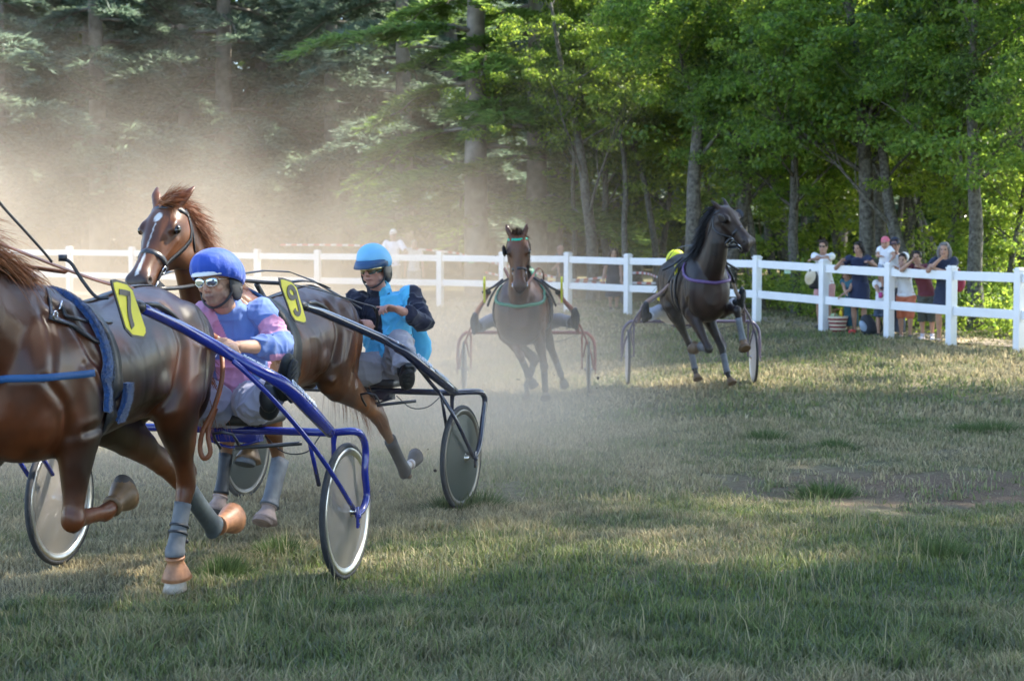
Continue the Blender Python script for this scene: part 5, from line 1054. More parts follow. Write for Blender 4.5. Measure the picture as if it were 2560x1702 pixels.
def boots(F_, t, mt, sole=None, h=.16):
    k = F_.k
    for i in (0, 1):
        m = M(); a, tt, sh = F_.an[i], F_.toe[i], F_.shin(i); d = (tt-a).normalized(); n = (sh - d*sh.dot(d)).normalized(); s_ = d.cross(n).normalized(); A = Matrix((d, s_, n)).transposed()
        m.tube([a - sh*h, a - sh*h*.5, a, a+sh*.02], [.052*k, .050*k, .052*k, .045*k], 14, 2); hl = a - d*.045*k + n*.05*k; m.tube([hl, a + d*.03*k+n*.045*k, a+d*.12*k+n*.055*k, a + d*.20*k+n*.06*k, a+d*.23*k+n*.062*k], [.034*k, .046*k, .046*k, .040*k, .02*k], 14, 3, [1, .95, .8, .65, .7], side=s_)
        o = m.build('boot', mt, t); organic(o, .007, 3, .5)
        m = M(); q = hl - d*.015*k + n*.032*k; L = .275*k; vs = []; fs = []; nn = 28
        for off in (.0, .014):
            for j in range(nn): c_ = 2*math.pi*j/nn; x = .5-.5*math.cos(c_); wd = (.036+.012*math.sin(x*3.0-.4))*k; vs.append(q + d*(x*L) + s_*(math.sin(c_)*wd*1.05) + n*(off))
        fs = [tuple(range(nn)), tuple(range(2*nn-1, nn-1, -1))] + [(j, nn+j, nn+(j+1) % nn, (j+1) % nn) for j in range(nn)]; m.add(vs, fs)
        for j in range(7): m.box(q + d*(L*(.1+.13*j)) + n*.017, (.006, .026*k, .003), A)
        m.build('sole', sole or tyre, o)
def driver_one():
    fr = S1; vf = Vector((-.36, -.93, -.07)); tt = thing('person', 'driver in blue cloth helmet and blue and pink jacket on the blue sulky', 'person', fr(-.05, .2, .85), 'sulky drivers')
    F_ = driver_fig(fr, (542, 706, .03), (570, 768, -.10), (590, 852, -.13), (598, 1000, -.06), (662, 786, -.16), (507, 800, -.02), (704, 868, -.02), (484, 880, .10), (592, 866, .34), (548, 862, .40), (636, 1004, .0), (556, 1008, .02), (640, 1008, .38), (.42, -.16, .93, 0), (688, 966, .48), (.70, -.33, .82, 0), vf, (-.06, .06, 1), 1.04, (690, 888, .60), (.78, -.33, 1.02, 0))
    m = M(); F_.torso(m); F_.arms(m); F_.legs(m); headshape(m, F_.head, F_.hf, F_.hs, F_.hu, F_.k*1.02, F_.neck)
    dL = (fr.fore(550, 843, .42)-F_.wr[0]); hand(m, F_.wr[0], dL, Vector((0, -.1, -1))+fr.l*-.2, .85, 1.0, 1); hand(m, F_.wr[1], Vector((.6, -.5, .0)), Vector((0, 0, -1)), .9, 1.0, -1)
    b = m.build('body', skinm, tt); organic(b, .0058, 3, .5, skincol((.40, .235, .16), F_, .62), lambda co, no: (vnoise(co, 60, 3)-.5)*.0012)
    blue, pink = np.array((.105, .175, .42)), np.array((.50, .24, .38)); sh, el = np.array(F_.sh[0]), np.array(F_.el[0]); ch = np.array(F_.chest); sd_ = np.array(F_.side); nk = np.array(F_.neck)
    def jc(co):
        ax = el-sh; L2 = ax@ax; t = (co-sh)@ax/L2; dist = np.linalg.norm(co-(sh+np.clip(t, 0, 1)[:, None]*ax), axis=1); arm = (dist < .085) & (t > .36) & (t < .78)
        x = (co-ch)@sd_; z = co[:, 2]-ch[2]; fa = (co-ch)@np.array(fr.d) > -.12
        pk = arm | ((x < -.055-.35*(z-.04)) & (z > -.04) & (z < .22) & fa & (np.linalg.norm(co-nk, axis=1) > .085)) | ((z < -.09) & (x < .06) & (x > -.12) & fa) | ((z < -.05) & (x > .15) & (dist > .07))
        c = np.where(pk[:, None], pink, blue); r2 = np.linalg.norm(co-np.array(F_.sh[1]), axis=1); return c*(.90+.2*vnoise(co, 12, 6))[:, None]
    dress(F_, tt, jc, lambda co: np.array((.36, .36, .47))*(.92+.12*vnoise(co, 9, 2))[:, None], 1.05, 3, .0062, .026, 1.56)
    hb = helmet_dome(F_, tt, mat('blue_cap_cloth', (.008, .058, .38), .7, bump=.5, bscale=40, sheen=.2), (.122, .148, .122), .042, .030, 'helmet', -.30, .01, .30); chinstrap(F_, hb, mat('black_strap', (.012, .012, .016), .55))
    peak(F_, hb, mat('white_peak', (.66, .66, .66), .5), .045, .2, .86, (.106, .132), .066, .022)
    m = M(); m.ell(F_.head + (F_.hu*.020-F_.hf*.02)*F_.k, (.098*F_.k, .112*F_.k, .075*F_.k), Matrix((F_.hs, F_.hf, F_.hu)).transposed(), 20); 
    k = F_.k; P = lambda x, y, z: F_.head + (F_.hs*x+F_.hf*y+F_.hu*z)*k; A = Matrix((F_.hs, F_.hf, F_.hu)).transposed(); g = M(); g2 = M()
    for x in (-1, 1):
        c = P(x*.034, .104, .010); B_ = A @ Matrix.Rotation(-x*.22, 3, 'Z'); g.ell(c, (.029*k, .004*k, .022*k), B_, 20); g2.tube([c + B_ @ Vector((.030*k*math.cos(a), 0, .023*k*math.sin(a)*(1 if math.sin(a) < 0 else .9))) for a in np.linspace(0, 2*math.pi, 21)], .0018*k, 6, 1)
    g2.tube([P(-.010, .108, .020), P(.010, .108, .020)], .002, 6, 1); g2.tube([P(-.064, .092, .020), P(-.088, .0, .012)], .002, 6, 1); g2.tube([P(.064, .092, .020), P(.088, .0, .012)], .002, 6, 1)
    s = g.build('sunglasses', mat('mirror_lens', (.42, .52, .62), .06, .95), tt); g2.build('frame', mat('gold_wire', (.75, .70, .58), .25, 1), s)
    boots(F_, tt, mat('driver_boot', (.016, .020, .022), .6, bump=.2), None)
    m = M(); c = F_.chest.lerp(F_.neck, .92) + fr.d*.085 + fr.l*-.04; m.ell(c, .009, None, 10); m.build('button', steel, tt); return F_, tt
def driver_two():
    fr = S2; tt = thing('person', 'driver in light blue helmet and dark jacket with light blue bib, on the black sulky', 'person', fr(-.05, .15, .85), 'sulky drivers')
    F_ = driver_fig(fr, (934, 672, .02), (950, 738, -.10), (968, 818, -.14), (972, 915, -.06), (1034, 742, -.16), (884, 756, -.05), (1062, 806, -.02), (862, 838, .08), (992, 772, .26), (898, 806, .34), (996, 918, .0), (940, 922, .02), (1002, 852, .22), (.40, -.16, .94, 0), (1012, 932, .42), (.68, -.34, .80, 0), (-.40, -.91, -.12), (-.04, .03, 1), 1.0, (1020, 897, .56), (.76, -.34, 1.0, 0))
    m = M(); F_.torso(m); F_.arms(m); F_.legs(m); headshape(m, F_.head, F_.hf, F_.hs, F_.hu, F_.k*1.0, F_.neck)
    hand(m, F_.wr[0], fr.fore(950, 762, .36)-F_.wr[0], Vector((-.25, -.5, -1)), .55, 1.0, 1, .1, [.15, .6, .75, .85]); hand(m, F_.wr[1], Vector((.5, -.6, .1)), Vector((0, 0, -1)), .8, 1.0, -1)
    b = m.build('body', skinm, tt); organic(b, .0068, 2, .5, skincol((.42, .215, .165), F_, .12), None)
    navy, lb = np.array((.010, .012, .030)), np.array((.10, .46, .72)); ch, sd_, nk = np.array(F_.chest), np.array(F_.side), np.array(F_.neck)
    def jc(co):
        x = (co-ch)@sd_; z = co[:, 2]-ch[2]; r = np.linalg.norm(co-nk, axis=1); dl = [np.linalg.norm(co-(lambda s_, e: s_+np.clip(((co-s_)@(e-s_))/((e-s_)@(e-s_)), 0, 1)[:, None]*(e-s_))(np.array(F_.sh[i])+sd_*.03*(1-2*i), np.array(F_.el[i])), axis=1) for i in (0, 1)]
        fa = (co-ch)@np.array(fr.d) > -.05; body = (dl[0] > .090) & (dl[1] > .075) & (r > .082); up = (x > -.012) & (x < .19) & (z > -.045); lo = (x < -.005) & (z < -.045) & (x > -.2); bk = (~fa) & (x > .0); c = np.where((body & (up | lo | bk))[:, None], lb, navy); return c*(.85+.3*vnoise(co, 14, 6))[:, None]
    j = dress(F_, tt, jc, lambda co: np.array((.34, .32, .35))*(.85+.2*vnoise(co, 8, 2))[:, None], 1.02, 13, .0068, .026, 1.70)
    m = M(); q = [fr.fore(1040, 800, -.26), fr.fore(1052, 850, -.30), fr.fore(1052, 880, -.30), fr.fore(1040, 905, -.26)]; m.tube(q, [.04, .065, .075, .05], 12, 3, .7); o = m.build('vest_tail', cloth('vest_cloth'), tt); organic(o, .009, 2, .5, flatcol(lb), wrinkles(.014, 31))
    hb = helmet_dome(F_, tt, mat('light_blue_cap', (.16, .44, .70), .55, var=.06, vscale=6), (.108, .132, .118), .048, .004, 'helmet', -.30, .005); peak(F_, hb, mat('blue_peak', (.012, .055, .14), .5), .078, .04, .96, (.110, .124), .072, .052, .006)
    k = F_.k; P = lambda x, y, z: F_.head + (F_.hs*x+F_.hf*y+F_.hu*z)*k; A = Matrix((F_.hs, F_.hf, F_.hu)).transposed(); m = M(); bk = mat('black_band', (.014, .014, .016), .4)
    aa = np.linspace(-.25, math.pi+.25, 25); m.strap([P(.093*math.cos(a), .108*math.sin(a)-.006, .046+.014*math.sin(a)) for a in aa], [(F_.hs*math.cos(a)+F_.hf*math.sin(a)) for a in aa], .032*k, .004, 2); m.build('helmet_band', bk, hb); chinstrap(F_, hb, bk)
    m = M(); m.ell(P(0, .112, .060), (.016*k, .004*k, .009*k), A, 14); m.build('helmet_badge', mat('badge_grey', (.55, .56, .60), .4), hb)
    m = M(); aa = np.linspace(.32, math.pi-.32, 21); m.strap([P(.086*math.cos(a), .110*math.sin(a)-.004, .006-.006*math.sin(a)**8) for a in aa], [(F_.hs*math.cos(a)+F_.hf*math.sin(a)-F_.hu*.15) for a in aa], .054*k, .003, 2); g = m.build('goggles', mat('gold_lens', (.38, .33, .20), .08, .9), tt)
    m = M(); m.tube([P(.080, .04, .012), P(.094, -.01, .03), P(.105, -.06, .05)], .009*k, 8, 2, .35); m.tube([P(-.080, .04, .012), P(-.094, -.01, .03), P(-.105, -.06, .05)], .009*k, 8, 2, .35); m.build('goggle_strap', mat('grey_strap', (.22, .26, .28), .6), g)
    boots(F_, tt, mat('driver_boot_b', (.014, .016, .020), .4, bump=.2), None); return F_, tt
def driver_far(fr, lab, uv, jcolor, tcol, hcol, bcol, hf, hid):
    tt = thing('person', lab, 'person', fr(-.05, 0, .85), 'sulky drivers'); F_ = driver_fig(fr, *uv, hf, (0, 0, 1), 1.0)
    m = M(); F_.torso(m); F_.arms(m); F_.legs(m); headshape(m, F_.head, F_.hf, F_.hs, F_.hu, 1.0, F_.neck, False)
    for i, t_ in ((0, 1), (1, -1)): hand(m, F_.wr[i], fr.d, Vector((0, 0, -1)), .8, 1.0, t_)
    b = m.build('body', skinm, tt); organic(b, .009, 2, .5, skincol((.40, .23, .17), F_)); dress(F_, tt, jcolor(F_), flatcol(tcol), 1.0, hid, .012, .012)
    hb = helmet_dome(F_, tt, mat('far_helmet', hcol, .5), (.118, .140, .122), .045, .004, 'helmet', -.30); peak(F_, hb, mat('far_peak', (.03, .03, .03), .5), .04, z=.062); chinstrap(F_, hb, leather); shades(F_, tt); boots(F_, tt, mat('far_boot', bcol, .4), None); return F_, tt
DF1, D1 = driver_one(); DF2, D2 = driver_two()
uv3 = ((1316, 700, -.02), (1316, 722, -.1), (1316, 765, -.13), (1318, 812, -.06), (1352, 730, -.12), (1280, 730, -.12), (1362, 775, .0), (1270, 775, .0), (1335, 772, .35), (1298, 772, .35), (1334, 815, 0), (1300, 815, 0), (1400, 800, .30), (1232, 800, .30), (1430, 806, .55), (1196, 818, .55))
driver_far(S3, 'driver hidden behind the horse with the green browband, only dark boots showing at its sides', uv3, lambda F_: flatcol((.03, .12, .08)), (.26, .26, .28), (.02, .14, .09), (.06, .06, .065), (0, -1, 0), 41)
uv4 = ((1690, 658, .0), (1694, 690, -.08), (1694, 728, -.12), (1700, 785, -.06), (1722, 700, -.12), (1664, 700, -.08), (1740, 745, .0), (1652, 742, .02), (1730, 735, .35), (1706, 716, .36), (1716, 788, 0), (1680, 790, 0), (1800, 780, .35), (1648, 778, .40), (1842, 755, .60), (1620, 790, .62))
def y4(F_):
    ch, sd_ = np.array(F_.chest), np.array(F_.side)
    def f(co):
        x = (co-ch)@sd_; z = co[:, 2]-ch[2]; c = np.where((np.abs(z+.02) < .13)[:, None] & (x < .12)[:, None], np.array((.70, .62, .02)), np.array((.16, .06, .24))); return np.where((z < -.13)[:, None], np.array((.68, .68, .70)), c)
    return f
driver_far(S4, 'driver in yellow helmet and yellow and purple jacket peering past the dark horse', uv4, y4, (.66, .66, .70), (.62, .66, .02), (.02, .025, .03), (.10, -1, 0), 51)
# ------------------------------------------------------------------ spectators behind the fence
clothcache = {}
def cmat(c, nm='cotton'):
    if (c, nm) not in clothcache: clothcache[(c, nm)] = mat(nm, c, .8, var=.12, vscale=6, bump=.2, bscale=120, sheen=.1)
    return clothcache[(c, nm)]
def spect(lab, u, vh, Y, f=(-.45, -1, 0), skin=(.42, .25, .18), top=(.7, .7, .7), bottom=None, dress=None, hem=.30, hands=None, lean=.10, hair=None, hl=0., capc=None, shoe=(.03, .03, .035), sleeve=.55, kk=1.0, gl=False, lift=0., du=0., socks=None, shortlen=.9, seed=1, headf=None):
    p = W(u+du, 700, Y); g0 = Vector((p.x, p.y, gz(p.x, p.y)+lift)); hc = W(u, vh, Y); H = (hc.z-g0.z)/.925; k = H/1.72*kk if H > 1.3 else H/1.5*kk
    fd = Vector((f[0], f[1], 0)).normalized(); sd_ = Vector((0, 0, 1)).cross(fd); U = Vector((0, 0, 1)); ch = (hc.z-g0.z)
    hx = Vector((hc.x, hc.y, 0)) - Vector((g0.x, g0.y, 0)); A = lambda z, s=0, fw=0: g0 + U*(z*H) + sd_*(s*H) + fd*(fw*H) + hx*max(0, (z-.5)/.42)
    pel, chest, neck = A(.53, 0, -lean*.5), A(.74, 0, -lean*.15), A(.84, 0, lean*.05); head = hc
    sh = (A(.815, .108), A(.815, -.108)); hip = (A(.51, .052, -lean*.5), A(.51, -.052, -lean*.5)); kn = (A(.28, .055, -lean*.25+.01), A(.28, -.055, -lean*.3+.015)); an = (A(.047, .055, -lean*.3), A(.047, -.05, -lean*.35)); toe = tuple(a + fd*.085*H + sd_*.02*(1-2*i)*H - U*.02*H for i, a in enumerate(an))
    hands = hands or (None, None); wr = []; el = []
    for i in (0, 1):
        tg = W(*hands[i]) if hands[i] else A(.46, .15*(1-2*i), .03); L1 = .175*H
        if (tg-sh[i]).length > .35*H: tg = sh[i] + (tg-sh[i]).normalized()*.345*H
        e = ik(sh[i], tg, L1, .165*H, -U*.6 + sd_*(1-2*i)*.7 - fd*.2); el.append(e); wr.append(tg)
    F_ = Fig(pel, chest, neck, head, headf or (fd.x, fd.y, -.05), sh, tuple(el), tuple(wr), hip, kn, an, toe, k); t = thing('person', lab, 'person', g0, 'spectators at the fence')
    m = M(); F_.torso(m, 0, .92); F_.arms(m); F_.legs(m, 0, w=.95); F_.feet(m); headshape(m, F_.head, F_.hf, F_.hs, F_.hu, max(k, .80), F_.neck, False); Fk = F_.k; F_.k = max(k, .80)
    for i, th in ((0, 1), (1, -1)): hand(m, wr[i], (wr[i]-el[i]), -U*.8+fd*.3, .35, k*.95, th)
    b = m.build('body', skinm, t); organic(b, .011, 2, .5, skincol(skin, F_)); eyesmall(F_, t)
    if hair is not None: hairshell(F_, t, hair, hl, seed=seed, vol=1.04)
    if capc is not None: cap(F_, t, capc)
    if gl: shades(F_, t)
    F_.k = Fk
    m = M(); F_.torso(m, .014, .94, low=False)
    if sleeve: F_.arms(m, .012, sleeve, 1.1)
    if dress is not None:
        mid = (kn[0]+kn[1])/2; e_ = (hip[0]+hip[1])/2; hm = e_.lerp(mid, 1.0); hz = hem*H; bt = g0+U*hz+ (e_-g0-U*(e_.z-g0.z))*.6; m.tube([pel+U*.02*H, pel.lerp(bt, .5), bt], [.165*k+.01, .19*k, .21*k], 22, 3, .8, side=F_.side); col = dress
        organic(m.build('dress', cmat(col, 'dress_cotton'), t), .012, 3, .5, None, wrinkles(.014, seed*3))
    else:
        m.tube([pel, pel - U*.03*H], [.168*k+.012]*2, 20, 1, .8, side=F_.side); organic(m.build('shirt', cmat(top, 'shirt_cotton'), t), .012, 3, .5, None, wrinkles(.014, seed*3))
        m = M(); F_.legs(m, .014, shortlen, 1.08, 1.25); m.tube([pel+U*.02*H, pel-U*.06*H], [.150*k+.01]*2, 18, 1, .8, side=F_.side); organic(m.build('shorts' if shortlen < 1.5 else 'trousers', cmat(bottom or (.1, .1, .12), 'shorts_cotton'), t), .012, 3, .5, None, wrinkles(.012, seed*5))
    for i in (0, 1):
        m = M(); a, tt = an[i], toe[i]; m.tube([a - fd*.02*H - U*.012*H, a.lerp(tt, .4)-U*.005*H, tt-U*.0*H, tt+fd*.012*H], [.034*k+.006, .042*k, .040*k, .02*k], 12, 3, [1, .9, .75, .7], side=F_.side)
        if socks: m.tube([a+U*.01, a+U*.04*H], .036*k+.004, 12, 1)
        m.build('shoe', cmat(shoe, 'shoe_leather'), t)
    return F_, t
w_sun = spect('woman in sunglasses and white shirt leaning on the top rail by a fence post', 2058, 617, 30.2, top=(.78, .78, .80), bottom=(.55, .28, .28), hair=(.035, .022, .016), gl=True, hands=((2030, 648, 29.75), (2078, 650, 29.6)), seed=1, lean=.16)
m = M(); m.tube([W(2030, 672, 29.95), W(2036, 700, 29.95), W(2034, 722, 29.95)], [.05, .09, .08], 12, 3, .5); m.build('shoulder_bag', leather, w_sun[1])
m = M(); c = W(2024, 692, 29.9); m.lathe([(.001, .05), (.06, .045), (.075, 0), (.13, -.012), (.135, -.016), (.07, -.01)], c, Vector((-.8, -.5, .25)), 24); o = m.build('straw_hat', cmat((.62, .52, .36), 'straw')); tag(o, 'pale straw hat hanging beside the woman in sunglasses', 'hat')
spect('woman with dark bob and navy dress, one arm stretched along the rail', 2147, 622, 29.25, dress=(.014, .022, .062), hem=.30, hair=(.014, .011, .010), hl=.02, hands=((2172, 655, 28.75), (2104, 652, 29.1)), sleeve=.45, seed=2, lean=.12, headf=(-.75, -.75, -.1))
spect('girl in long teal dress holding the lower rail beside the striped basket', 2118, 688, 29.45, f=(-.8, -.7, 0), dress=(.030, .115, .165), hem=.12, hair=(.10, .055, .030), hl=.03, hands=((2104, 738, 29.2), (2118, 740, 29.15)), sleeve=0, seed=3, lean=.08, kk=.95, du=8)
man = spect('man in navy cap and white shirt, leaning on the rail and holding a small child', 2237, 614, 28.75, top=(.78, .79, .82), bottom=(.10, .12, .16), hair=(.03, .02, .015), capc=(.018, .028, .070), hands=((2252, 664, 27.95), (2222, 664, 28.3)), skin=(.34, .19, .14), seed=4, lean=.12, shortlen=1.95)
spect('small child in pink cap and white shirt held up in front of the capped man', 2213, 609, 28.5, top=(.74, .76, .82), bottom=(.30, .35, .45), capc=(.62, .14, .20), hands=((2228, 650, 28.3), (2203, 640, 28.35)), seed=5, lift=.78, lean=.0, kk=1.15, sleeve=.5)
cup = spect('small child in white shirt half hidden by a fence post, holding a pink cup', 2205, 690, 28.7, f=(-.6, -.8, 0), top=(.72, .72, .74), bottom=(.05, .08, .14), hair=(.12, .065, .035), hands=((2214, 735, 28.4), (2201, 742, 28.35)), seed=6, lean=.05)
m = M(); m.lathe([(.0, -.045), (.028, -.045), (.036, .045), (.030, .045), (.026, -.03), (0, -.03)], W(2201, 738, 28.3), (0, 0, 1), 16); tag(m.build('cup', cmat((.5, .06, .22), 'pink_plastic')), 'pink cup held by the child behind the fence post', 'cup')
spect('boy in white vest and orange shorts resting his chin on folded arms', 2256, 650, 28.25, top=(.74, .76, .80), bottom=(.55, .17, .09), hair=(.018, .013, .012), hands=((2246, 672, 27.98), (2276, 672, 27.8)), seed=7, lean=.10, sleeve=.3, shortlen=1.05, du=8, shoe=(.05, .06, .06))
spect('dark haired boy in maroon shirt and long olive shorts, cheek on his hand', 2292, 644, 27.95, top=(.12, .022, .035), bottom=(.055, .065, .055), hair=(.012, .010, .010), hands=((2302, 668, 27.55), (2280, 652, 27.72)), seed=8, lean=.10, shortlen=1.25, du=26, shoe=(.55, .55, .62), socks=True)
gw = spect('grey haired woman in navy dress with her chin on her hand', 2361, 625, 27.45, dress=(.012, .020, .050), hem=.36, hair=(.16, .15, .15), hl=.12, hands=((2338, 672, 27.2), (2350, 648, 27.25)), seed=9, lean=.12, sleeve=.5)
m = M(); m.ell(W(2398, 705, 27.5), (.10, .09, .16), None, 16); m.tube([W(2384, 655, 27.4), W(2400, 680, 27.5), W(2394, 700, 27.5)], .012, 8, 3); m.build('shoulder_bag', cmat((.22, .015, .045), 'bag_canvas'), gw[1])
wc = spect('man in white cap and white shirt standing in the dust with folded arms', 983, 588, 40.3, f=(-.2, -1, 0), top=(.80, .78, .84), bottom=(.35, .32, .28), capc=(.75, .72, .66), hands=((1000, 640, 39.9), (966, 636, 39.9)), seed=10, lean=.0, sleeve=.7)
spect('faint pale figure in the dust, right of the man in the white cap', 1035, 612, 41, f=(0, -1, 0), top=(.66, .62, .58), bottom=(.4, .38, .35), hair=(.32, .26, .20), seed=11, lean=.0)
spect('bald man in dark shirt behind the fence, right of the horse with green browband', 1401, 624, 38.7, f=(-.9, -.5, 0), top=(.045, .045, .05), bottom=(.05, .05, .06), hands=((1385, 670, 38.2), (1400, 700, 38.4)), skin=(.40, .22, .17), seed=12, lean=.05)
spect('person in dark top and flowered skirt behind the fence, left of the dark horse', 1534, 634, 37.0, f=(.2, -1, 0), dress=(.030, .040, .060), hem=.22, hair=(.05, .03, .02), hl=.05, hands=((1554, 700, 36.8), (1508, 700, 36.8)), seed=13, lean=.02)
# things on the ground by the fence
def basket():
    c = W(2094, 838, 29.3); c.z = gz(c.x, c.y)+.03; t = thing('basket', 'red and cream striped shopping basket on the ground by a fence post', 'basket', c); m = M(); red, cream = cmat((.20, .02, .03), 'red_weave'), cmat((.55, .48, .36), 'cream_weave')
    pr = []; 
    for i in range(9): pr.append((.115+.006*i, .032*i))
    m.mi = []
    for i in range(8): m.cur = i % 2; m.lathe([pr[i], pr[i+1]], c, (0, 0, 1), 28)
    m.cur = 0; m.lathe([(0, .002), pr[0]], c, (0, 0, 1), 28); b = m.build('basket_body', [red, cream], t); s = b.modifiers.new('s', 'SOLIDIFY'); s.thickness = -.008
    for s_ in (-1, 1): m = M(); m.tube([c+Vector((-.07, .10*s_, .25)), c+Vector((-.05, .11*s_, .36)), c+Vector((.05, .11*s_, .36)), c+Vector((.07, .10*s_, .25))], .008, 8, 4); m.build('handle', brownleather, t)
    for nm, lab, q, r, col in (('bottle', 'yellow bottle sticking out of the striped basket', (.06, 0, .30), (.035, .035, .075), (.75, .55, .03)), ('towel', 'pale green towel bundled in the striped basket', (-.06, 0, .26), (.07, .07, .045), (.30, .38, .20))):
        m = M(); m.ell(c+Vector(q), r, None, 14); 
        if nm == 'bottle': m.tube([c+Vector((.06, 0, .36)), c+Vector((.06, 0, .40))], .014, 10, 1)
        tag(m.build(nm, cmat(col, nm+'_stuff')), lab, nm)
basket()
def backpack():
    c = W(2172, 838, 28.9); c.z = gz(c.x, c.y)+.02; t = thing('backpack', 'grey and black backpack leaning on the ground beside the girl in teal', 'backpack', c); A = Matrix.Rotation(-.5, 3, 'Y') @ Matrix.Rotation(.3, 3, 'Z')
    m = M(); m.ell(c+Vector((0, 0, .15)), (.13, .11, .20), A, 18); m.ell(c+Vector((-.02, -.03, .09)), (.12, .10, .12), A, 16); organic(m.build('pack_body', cmat((.03, .035, .045), 'pack_nylon'), t), .012, 3)
    m = M(); m.ell(c+Vector((-.09, -.06, .12)), (.06, .07, .13), A, 14); m.build('front_pocket', cmat((.28, .36, .46), 'pocket_nylon'), t); m = M(); m.tube([c+Vector((.0, .0, .33)), c+Vector((.12, -.08, .30)), c+Vector((.2, -.08, .15)), c+Vector((.18, -.03, .03))], .014, 8, 4, .4); m.build('shoulder_strap', leather, t)
    m = M(); q = W(2131, 832, 28.9); m.ell(Vector((q.x, q.y, gz(q.x, q.y)+.05)), (.07, .05, .045), None, 14); tag(m.build('bag', cmat((.50, .03, .03), 'red_nylon')), 'small red bag on the ground between the girl and the backpack', 'bag')
backpack()
def sign(u, v, Y, w, h, col, lab):
    m = M(); c = W(u, v, Y); m.box(c, (w/2, .004, h/2), Matrix.Rotation(-.6, 3, 'Z')); tag(m.build('notice', cmat(col, 'card'), smooth=False), lab, 'notice')
sign(1969, 676, 30.7, .12, .11, (.42, .60, .44), 'green card hung under the top rail right of the dark horse'); sign(1178, 653, 39.5, .14, .09, (.35, .62, .35), 'small green notice behind the fence by the pale cedar trunk')
# red and white barrier tape strung between the trunks
def tape(P, lab):
    m = M(); red, wh = cmat((.48, .10, .08), 'tape_red'), cmat((.60, .56, .54), 'tape_white'); rows = crv([list(p) for p in P], 14); m.mi = []
    for i in range(len(rows)-1): m.cur = i % 2; a, b = Vector(rows[i]), Vector(rows[i+1]); h = Vector((0, 0, .024)); m.add([a-h, b-h, b+h, a+h], [(0, 1, 2, 3)])
    o = m.build('barrier_tape', [red, wh], None, False); s = o.modifiers.new('s', 'SOLIDIFY'); s.thickness = .002; tag(o, lab, 'tape', 'barrier tapes')
tape([W(700, 612, 43), W(900, 614, 42), W(1120, 630, 41), W(1213, 652, 41), W(1330, 680, 40), W(1440, 700, 39), W(1590, 682, 37.6), W(1652, 695, 37)], 'upper red and white tape strung between trunks behind the fence'); tape([W(1213, 681, 41), W(1330, 702, 40), W(1480, 706, 39), W(1640, 708, 37)], 'lower red and white tape strung between trunks behind the fence')
# clods thrown up by the hooves
for u, v, Y, r in ((1088, 1176, 10.5, .012), (1070, 1123, 10.6, .005), (1293, 948, 14, .006), (1298, 949, 14.1, .005), (1495, 945, 15, .012), (1492, 970, 15, .005), (1239, 640, 17, .006), (1503, 885, 16, .005), (1386, 938, 15, .005)):
    m = M(); c = W(u, v, Y); A = Matrix.Rotation(u, 3, 'X'); m.ell(c, (r, r*.7, r*1.3), A, 7); o = m.build('clod', cmat((.05, .035, .025), 'soil'), None, False); tag(o, 'clod of earth thrown up by the hooves, hanging in the air over the turf', 'clod', 'flying clods')
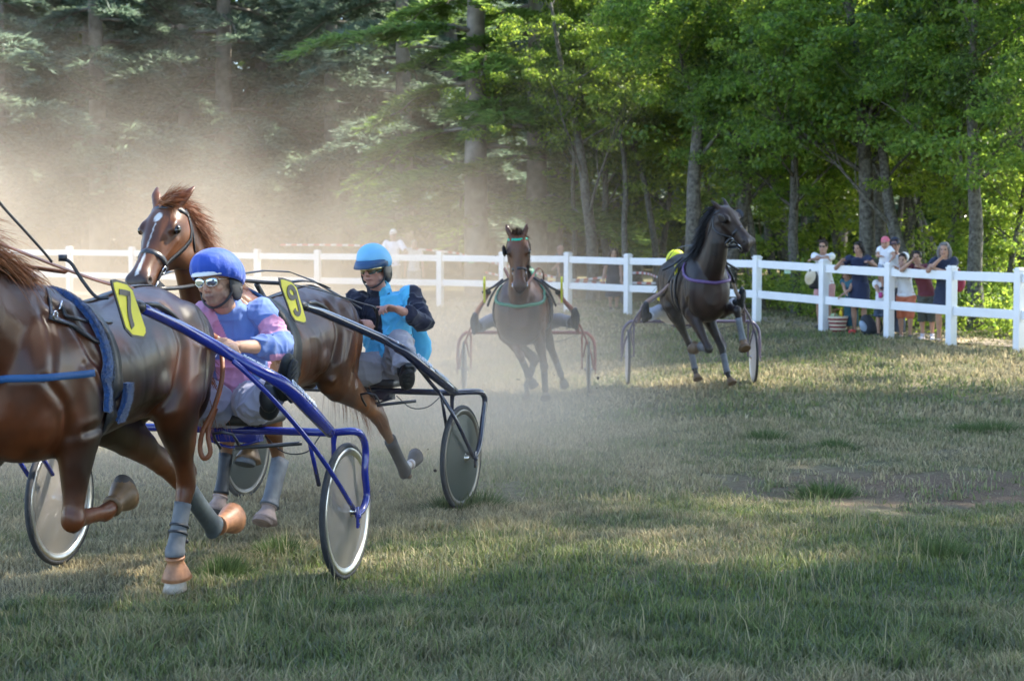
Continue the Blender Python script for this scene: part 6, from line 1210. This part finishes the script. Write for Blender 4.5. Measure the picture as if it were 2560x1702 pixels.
# ------------------------------------------------------------------ dust raised by the hooves
def dust(name, lab, lo, hi, dens, fn):
    m = M(); c = (Vector(lo)+Vector(hi))/2; h = (Vector(hi)-Vector(lo))/2; m.box(c, h); mt = bpy.data.materials.new(name); mt.use_nodes = True; n = mt.node_tree.nodes; L = mt.node_tree.links
    n.remove(n['Principled BSDF']); v = n.new('ShaderNodeVolumePrincipled'); v.inputs['Color'].default_value = (.92, .785, .63, 1); v.inputs['Anisotropy'].default_value = .35
    tc = n.new('ShaderNodeTexCoord'); no = n.new('ShaderNodeTexNoise'); no.inputs['Scale'].default_value = .42; no.inputs['Detail'].default_value = 4; L.new(tc.outputs['Object'], no.inputs['Vector'])
    def mth(op, *a):
        k = n.new('ShaderNodeMath'); k.operation = op
        for i, z in enumerate(a):
            if isinstance(z, (int, float)): k.inputs[i].default_value = z
            else: L.new(z, k.inputs[i])
        return k.outputs[0]
    sx = n.new('ShaderNodeSeparateXYZ'); L.new(tc.outputs['Object'], sx.inputs[0])
    def sm(x, a, b):
        k = n.new('ShaderNodeMapRange'); k.interpolation_type = 'SMOOTHSTEP'; k.inputs[1].default_value = a; k.inputs[2].default_value = b; L.new(x, k.inputs[0]) ; return k.outputs[0]
    d = fn(mth, sm, sx.outputs[0], sx.outputs[1], sx.outputs[2], no.outputs[0]); L.new(mth('MULTIPLY', d, dens), v.inputs['Density']); L.new(v.outputs[0], n['Material Output'].inputs['Volume'])
    o = m.build(name, mt, smooth=False, kind='stuff'); tag(o, lab, 'dust'); return o
def big(mth, sm, x, y, z, no):
    # a tall plume left of the middle, thinning upwards and to the right
    zt = mth('ADD', mth('MULTIPLY', no, 7.0), mth('ADD', -1.3, mth('MULTIPLY', x, -.14)))                                # ragged top between about 2 and 6 m
    up = mth('SUBTRACT', 1.0, sm(mth('SUBTRACT', z, zt), -3.0, 2.0)); rt = mth('SUBTRACT', 1.0, sm(mth('ADD', x, mth('MULTIPLY', y, -.035)), -4.2, 3.0))
    fr = mth('MULTIPLY', sm(y, 19.5, 25), mth('SUBTRACT', 1.0, sm(y, 34, 37.5))); bl = mth('ADD', -.25, mth('MULTIPLY', no, 2.5))
    return mth('MULTIPLY', mth('MULTIPLY', up, rt), mth('MULTIPLY', fr, bl))
dust('dust_cloud', 'tall beige plume of dust drifting behind the two leading horses', (-14, 17, -.3), (5, 38, 7), .068, big)
def low(mth, sm, x, y, z, no):
    up = mth('SUBTRACT', 1.0, sm(z, .0, 1.5)); side = mth('MULTIPLY', sm(x, -6, -3.5), mth('SUBTRACT', 1.0, sm(mth('ADD', x, mth('MULTIPLY', y, .0)), -.8, 2.0)))
    fr = mth('MULTIPLY', sm(y, 9.8, 15), mth('SUBTRACT', 1.0, sm(y, 21, 24))); return mth('MULTIPLY', mth('MULTIPLY', up, side), mth('MULTIPLY', fr, mth('ADD', .2, mth('MULTIPLY', no, 1.5))))
dust('dust_trail', 'low dust over the turf round the legs of the two following horses', (-6.5, 9.6, -.35), (3.6, 24.2, 1.6), .20, low)
